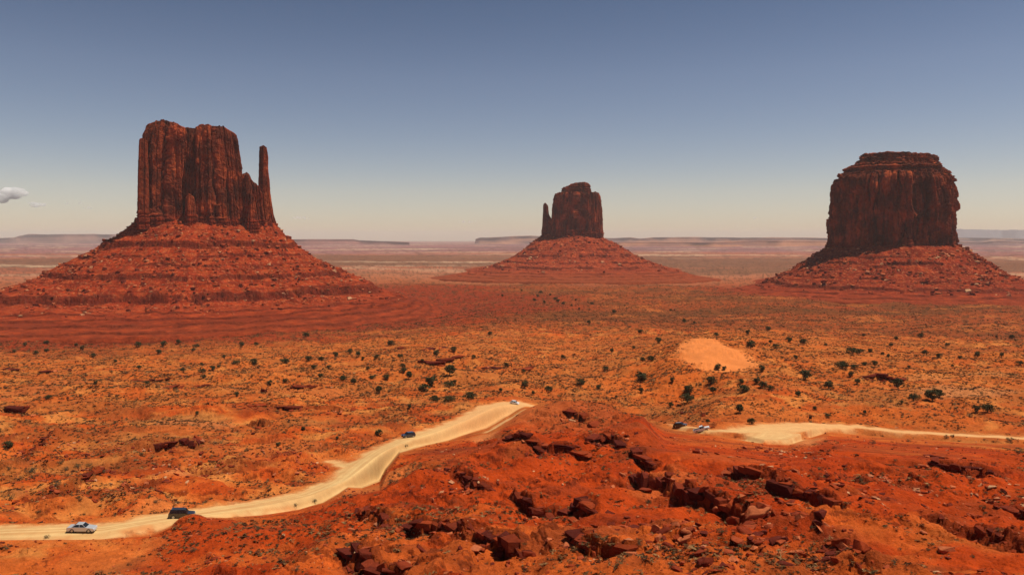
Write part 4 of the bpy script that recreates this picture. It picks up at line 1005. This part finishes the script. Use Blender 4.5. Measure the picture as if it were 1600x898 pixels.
relabel(items, 'juniper', 'dark junipers dotted over the desert plain', lambda it: '%s %s' % ('big' if it[3] > 13 else 'mid-sized' if it[3] > 9 else 'small', ['rounded', 'spreading', 'upright', 'broad low', 'rounded'][it[4]]), 14)
# ------------------------------------------------------------------ desert bushes near by
bp_ = []
for sd_ in (1, 2, 3, 4):
    cr, tr = juniper_proto(600+sd_, .75, 1.25, 18, 40, .075, True, ((.065,.056,.026),(.12,.10,.045)) if sd_ % 2 else ((.09,.07,.036),(.16,.12,.065)))
    co = mesh_np('foliage', cr[0], cr[1], M_leaf, None, cr[2], False); to = mesh_np('stems', tr[0], tr[1], M_bark, None, None, True)
    bp_.append((co.data, to.data)); bpy.data.objects.remove(co); bpy.data.objects.remove(to)
BUSH = [(47,738,16),(16,780,16),(87,760,15),(95,724,12),(122,731,13),(102,735,10),(139,728,11),(164,738,10),(13,857,13),(245,785,10),(367,823,9),(403,826,10),(302,860,14),(322,879,8),(286,878,9),(15,733,8),(220,801,7),(180,806,6),(159,804,6),
 (74,840,9),(1363,895,15),(1535,794,11),(1593,708,14),(1363,693,11),(1346,750,10),(1227,827,9),(1406,859,8),(1321,734,7),(1479,684,9),(1579,689,12),(899,835,14),(933,840,12),(858,800,11),(1010,758,8),(1128,832,17),(1048,887,15),(1116,889,12),
 (957,683,7),(1013,786,10),(989,761,9),(1076,799,8),(875,893,6),(519,805,14),(462,891,14),(491,784,10),(462,791,8),(626,821,10),(403,827,9),(634,698,8),(587,774,7),(745,779,9),(1290,690,7),(1420,690,8),(1450,860,8),(1520,870,9),(690,860,7),
 (760,880,7),(560,850,7),(520,830,7),(210,720,8),(330,715,8),(60,800,8),(420,760,7),(380,770,8),(1180,770,8),(1270,825,9),(1560,830,9),(1400,720,7),(1000,850,9),(820,850,7),(790,820,7),(660,760,7)]
items = []
for px, py, wp in BUSH:
    it = place_plant('bush', px, py, wp, bp_, 'desert_bush')
    if it:
        for ch, nm in zip(it[0].children, ('foliage', 'stems')): ch.name = nm
        items.append(it)
relabel(items, 'desert bush', 'dry desert bushes on the near slopes', lambda it: '%s %s' % ('large' if it[3] > 12 else 'mid-sized' if it[3] > 8 else 'small', ['grey-green', 'straw-coloured', 'grey-green', 'straw-coloured'][it[4]]), 14)

# ------------------------------------------------------------------ cars
M_glass = plain('dark_car_glass', (.012, .014, .016), .08, 0, .6); M_tyre = plain('tyre_rubber', (.02, .02, .02), .85); M_rim = plain('wheel_alloy', (.45, .45, .46), .3, .8)
M_lamp = plain('headlamp_lens', (.7, .72, .74), .15, 0, .6); M_red = plain('tail_lamp_red', (.35, .02, .02), .3); M_trim = plain('black_plastic_trim', (.025, .025, .027), .6)
M_silver = plain('silver_paint', (.62, .61, .60), .28, .35, .6, .6); M_white = plain('white_paint', (.80, .79, .76), .3, 0, .5, .6)
M_black = plain('black_paint', (.012, .011, .012), .18, 0, .6, .8); M_blue = plain('dark_blue_paint', (.012, .02, .045), .2, 0, .6, .8)
def bobj(name, bm, mat, parent, bev=0):
    if bev: bmesh.ops.bevel(bm, geom=bm.edges[:], offset=bev, segments=2, affect='EDGES', profile=.7, clamp_overlap=True)
    bmesh.ops.recalc_face_normals(bm, faces=bm.faces[:])
    me = bpy.data.meshes.new(name); bm.to_mesh(me); bm.free(); me.materials.append(mat)
    for p in me.polygons: p.use_smooth = False
    o = bpy.data.objects.new(name, me); COL.objects.link(o); o.parent = parent; return o
def extrude_profile(bm, prof, w0, w1=None, ztop=None):
    """side outline (x, z) pulled to a width; narrower towards ztop when w1 is given"""
    def wy(z): 
        if w1 is None: return w0/2
        z0 = min(p[1] for p in prof); return (w0+(w1-w0)*(z-z0)/(ztop-z0))/2
    a = [bm.verts.new((x, -wy(z), z)) for x, z in prof]; b = [bm.verts.new((x, wy(z), z)) for x, z in prof]
    bm.faces.new(a); bm.faces.new(b[::-1])
    for i in range(len(prof)): j = (i+1) % len(prof); bm.faces.new((a[j], a[i], b[i], b[j]))
def cyl(bm, c, r, wd, n=20):
    a = [bm.verts.new((c[0]+r*math.cos(t), c[1]-wd/2, c[2]+r*math.sin(t))) for t in np.linspace(0, 2*math.pi, n, endpoint=False)]
    b = [bm.verts.new((v.co.x, c[1]+wd/2, v.co.z)) for v in a]
    bm.faces.new(a); bm.faces.new(b[::-1])
    for i in range(n): bm.faces.new((a[i-1], b[i-1], b[i], a[i]))
def bxx(bm, lo, hi):
    r = bmesh.ops.create_cube(bm, size=1)['verts']
    for v in r: v.co = Vector([(lo[k]+hi[k])/2+v.co[k]*(hi[k]-lo[k]) for k in range(3)])
def arch(cx, r, z0, n=9): return [(cx+r*math.cos(t), .34+r*math.sin(t)) for t in np.linspace(math.pi-.18, .18, n)][::-1]
def car(name, label, cat, paint, kind, L=4.9, W=1.84, group='vehicles on the dirt road'):
    t = tag(empty(name, (0, 0, 0)), label, cat, group)
    h = L/2; wr = .34 if kind in ('sedan', 'hatch') else .40
    wx = (h*.62, -h*.60); H = {'sedan': 1.46, 'hatch': 1.55, 'suv': 1.82, 'pickup': 1.82}[kind]; belt = {'sedan': .93, 'hatch': .98, 'suv': 1.14, 'pickup': 1.12}[kind]; z0 = .24 if kind in ('sedan', 'hatch') else .36
    hood = belt-.10
    low = []
    for cx in (wx[1], wx[0]):
        ar = wr+.07; low += [(cx-ar, z0)]+[(cx-ar*math.cos(q_), wr+ar*math.sin(q_)) for q_ in np.linspace(.15, math.pi-.15, 8)]+[(cx+ar, z0)]
    if kind == 'sedan': up = [(h-.12, z0), (h, z0+.2), (h-.02, hood-.22), (h-.2, hood-.04), (h*.38, belt), (-h*.62, belt+.02), (-h+.12, belt), (-h, belt-.14), (-h+.02, z0+.2), (-h+.15, z0)]
    elif kind == 'pickup': up = [(h-.1, z0), (h, z0+.2), (h, hood-.1), (h-.15, hood+.02), (h*.42, belt), (-h, belt), (-h, z0+.2), (-h+.1, z0)]
    else: up = [(h-.1, z0), (h, z0+.2), (h-.02, hood-.16), (h-.2, hood), (h*.44, belt), (-h+.08, belt+.02), (-h, belt-.2), (-h, z0+.2), (-h+.1, z0)]
    bm = bmesh.new(); extrude_profile(bm, low+up, W); body = bobj('body', bm, paint, t, .06)
    if kind == 'sedan': gh = [(h*.40, belt), (h*.12, H-.04), (-h*.36, H-.02), (-h*.68, belt)]
    elif kind == 'hatch': gh = [(h*.50, belt), (h*.22, H-.03), (-h*.62, H-.03), (-h*.90, belt)]
    elif kind == 'suv': gh = [(h*.46, belt), (h*.24, H-.04), (-h*.80, H-.04), (-h*.95, belt)]
    else: gh = [(h*.44, belt), (h*.22, H-.04), (-h*.18, H-.04), (-h*.24, belt)]
    wt = W*.76
    bm = bmesh.new(); extrude_profile(bm, gh, W*.93, wt, H-.04); bobj('windows', bm, M_glass, t, .07)
    bm = bmesh.new(); r0_, r1_ = gh[2][0]-.03, gh[1][0]+.05; extrude_profile(bm, [(r0_, H-.05), (r1_, H-.05), (r1_-.12, H), (r0_+.12, H)], wt+.04, wt-.1, H); bobj('roof', bm, paint, t, .015)
    bm = bmesh.new()                                   # pillars
    def pil(xb, xt, wd=.07):
        for s_ in (-1, 1):
            yb, yt = s_*(W*.93/2+.004), s_*(wt/2+.01); v = []
            for (x, yy, zz) in ((xb, yb, belt-.01), (xt, yt, H-.03)):
                for dx in (-wd/2, wd/2):
                    for dy in (-.02, .02): v.append(bm.verts.new((x+dx, yy+dy, zz)))
            for f in ((0, 1, 3, 2), (4, 6, 7, 5), (0, 4, 5, 1), (2, 3, 7, 6), (0, 2, 6, 4), (1, 5, 7, 3)): bm.faces.new([v[i] for i in f])
    pil(gh[0][0]-.02, gh[1][0]); pil(gh[3][0]+.04, gh[2][0]+.02, .13)
    if kind != 'pickup' : pil(-h*.08, -h*.08, .06)
    if kind in ('suv', 'hatch'): pil(-h*.55, -h*.52, .08)
    if kind == 'pickup': pil(h*.10, h*.10, .05)
    bobj('pillars', bm, paint, t)
    if kind == 'pickup':
        bm = bmesh.new(); bxx(bm, (-h+.08, -W/2+.10, belt-.02), (-h*.26, W/2-.10, belt+.012)); bobj('bed_floor', bm, M_trim, t)
        bm = bmesh.new()
        for a in (((-h, -W/2, belt), (-h*.25, -W/2+.09, belt+.10)), ((-h, W/2-.09, belt), (-h*.25, W/2, belt+.10)), ((-h, -W/2+.09, belt), (-h+.08, W/2-.09, belt+.10))): bxx(bm, *a)
        bobj('bed_rails', bm, paint, t)
    for s_ in (-1, 1):
        bm = bmesh.new(); bxx(bm, (h-.16, s_*W*.38-.16, hood-.27), (h+.008, s_*W*.38+.16, hood-.12)); bobj('headlight', bm, M_lamp, t, .02)
        bm = bmesh.new(); bxx(bm, (-h-.008, s_*W*.40-.12, belt-.30), (-h+.12, s_*W*.40+.12, belt-.12)); bobj('tail_light', bm, M_red, t, .02)
        bm = bmesh.new(); bxx(bm, (h*.36, s_*(W/2+.10)-.09, belt-.03), (h*.36+.12, s_*(W/2+.10)+.09, belt+.10)); bobj('wing_mirror', bm, paint, t, .02)
        for cx in wx:
            bm = bmesh.new(); cyl(bm, (cx, s_*(W/2-.13), wr), wr, .22); ty = bobj('wheel', bm, M_tyre, t)
            bm = bmesh.new(); cyl(bm, (cx, s_*(W/2-.015), wr), wr*.62, .03, 14); bobj('rim', bm, M_rim, ty)
    bm = bmesh.new(); bxx(bm, (h-.05, -W*.42, z0+.02), (h+.05, W*.42, z0+.20)); bobj('bumper', bm, M_trim if kind in ('suv', 'pickup') else paint, t, .03)
    bm = bmesh.new(); bxx(bm, (-h-.05, -W*.42, z0+.02), (-h+.05, W*.42, z0+.20)); bobj('bumper', bm, M_trim if kind in ('suv', 'pickup') else paint, t, .03)
    return t
def put(o, px, py, Y, yaw_deg, pickit=True):
    c = pick(px, py, ground_z) if pickit else P(px, py, Y)
    if c is None or abs(c[1]-Y) > 25: c = P(px, py, Y)
    a = R(yaw_deg); dx, dy = math.cos(a)*1.5, math.sin(a)*1.5
    zf, zb = gz1(c[0]+dx, c[1]+dy), gz1(c[0]-dx, c[1]-dy)
    o.location = (c[0], c[1], (zf+zb)/2+.01); o.rotation_euler = (0, -math.atan2(zf-zb, 3.0), a)
    print('car', o.name, [round(v, 1) for v in c], round(zf-zb, 2))
put(car('sedan', 'silver four-door sedan driving on the pale dirt road, side-on and nose to the bend', 'car', M_silver, 'sedan', 4.6, 1.76), 128, 829, 134, 8)
put(car('off_road_car', 'black off-road car half hidden behind a red dirt mound on the road', 'car', M_black, 'suv', 4.7, 1.86), 284, 808, 146.5, 14, False)
put(car('compact_car', 'dark blue car seen three-quarter from the front where the road narrows', 'car', M_blue, 'suv', 4.5, 1.8), 638, 683, 247, 218)
put(car('hatchback', 'small white car parked at the wide pullout where the road bends away', 'car', M_white, 'hatch', 4.0, 1.7), 804, 631, 333, -28)
put(car('pickup_truck', 'white crew-cab pickup on the narrow road by the dark-leaved shrubs', 'pickup truck', M_white, 'pickup', 5.3, 1.9), 1097, 671.5, 252, -14)
put(car('estate_car', 'dark car partly hidden by the hill, behind the white pickup', 'car', M_black, 'hatch', 4.6, 1.8), 1063, 665.5, 262, -32, False)

# ------------------------------------------------------------------ signboard and roadside posts
c = pick(1266, 658, ground_z)
t = tag(empty('signboard', (c[0], c[1], gz1(c[0], c[1]))), 'dark square wooden signboard on posts at the edge of the road', 'sign')
M_wood = plain('dark_stained_wood', (.045, .022, .015), .8); M_post = plain('weathered_post', (.16, .09, .055), .9)
bm = bmesh.new(); bxx(bm, (-.55, -.04, .95), (.55, .04, 2.1)); bobj('board', bm, M_wood, t, .01)
for sx in (-.42, .42): bm = bmesh.new(); bxx(bm, (sx-.05, .045, -.2), (sx+.05, .13, 2.0)); bobj('post', bm, M_post, t, .008)
pcs = [(1211,659),(1219,659),(1226,658.5),(1234,658),(1243,657.5),(1247,656)]
for k, (px, py) in enumerate(pcs):
    c = pick(px, py, ground_z)
    if c is None: continue
    bm = bmesh.new(); bmesh.ops.create_cone(bm, cap_ends=True, segments=8, radius1=.11, radius2=.09, depth=1.3)
    bmesh.ops.translate(bm, vec=(0, 0, .5), verts=bm.verts[:]); o = bobj('roadside_post', bm, M_post, None)
    o.location = (c[0], c[1], gz1(c[0], c[1])); tag(o, 'short dark wooden post, %s of the row leading to the signboard' % ORD[len(pcs)-1-k], 'post', 'posts along the road edge')

# ------------------------------------------------------------------ clouds, far beyond and above the haze
cm = bpy.data.materials.new('cloud_vapour'); cm.use_nodes = True; cn = cm.node_tree; cn.nodes.clear()
co_ = cn.nodes.new('ShaderNodeOutputMaterial'); cv = cn.nodes.new('ShaderNodeVolumeScatter'); cv.inputs['Color'].default_value = (1, 1, 1, 1)
cv.inputs['Density'].default_value = .008; cv.inputs['Anisotropy'].default_value = -.1; cn.links.new(cv.outputs[0], co_.inputs['Volume'])
for px, py, wp, hp, seed in ((16,306,46,20,1),(57,320,26,9,2),(106,318,8,3.5,3),(124,317,9,4,4),(138,325,17,4,5),(470,341,26,5,6),(730,347,30,4,7),(1182,341,12,4,8)):
    g = np.random.default_rng(seed); Yc_ = 26000.; k = Yc_/F; c0 = P(px, py, Yc_); bm = bmesh.new()
    nb = 12 if wp > 20 else 5
    for i in range(nb):
        fx = g.uniform(-.5, .5); rad_ = hp*k*.5*(1-1.2*fx*fx)*g.uniform(.45, .8)
        m_ = Matrix.Translation((fx*wp*k*.9, g.uniform(-.3, .3)*wp*k*.5, g.uniform(-.2, .35)*hp*k+fx*hp*k*.5*(seed == 1))) @ Matrix.Diagonal((1.5, 1.3, .85, 1))
        bmesh.ops.create_icosphere(bm, subdivisions=3, radius=rad_, matrix=m_)
    for v in bm.verts: 
        v.co += v.co.normalized()*float(noise(v.co.x/(60+hp*6), v.co.y/(60+hp*6), v.co.z/(50+hp*5)))*hp*k*.12
    o = bobj('cloud', bm, cm, None); o.location = c0; tag(o, kind='structure')
print('meshes', len(bpy.data.objects))
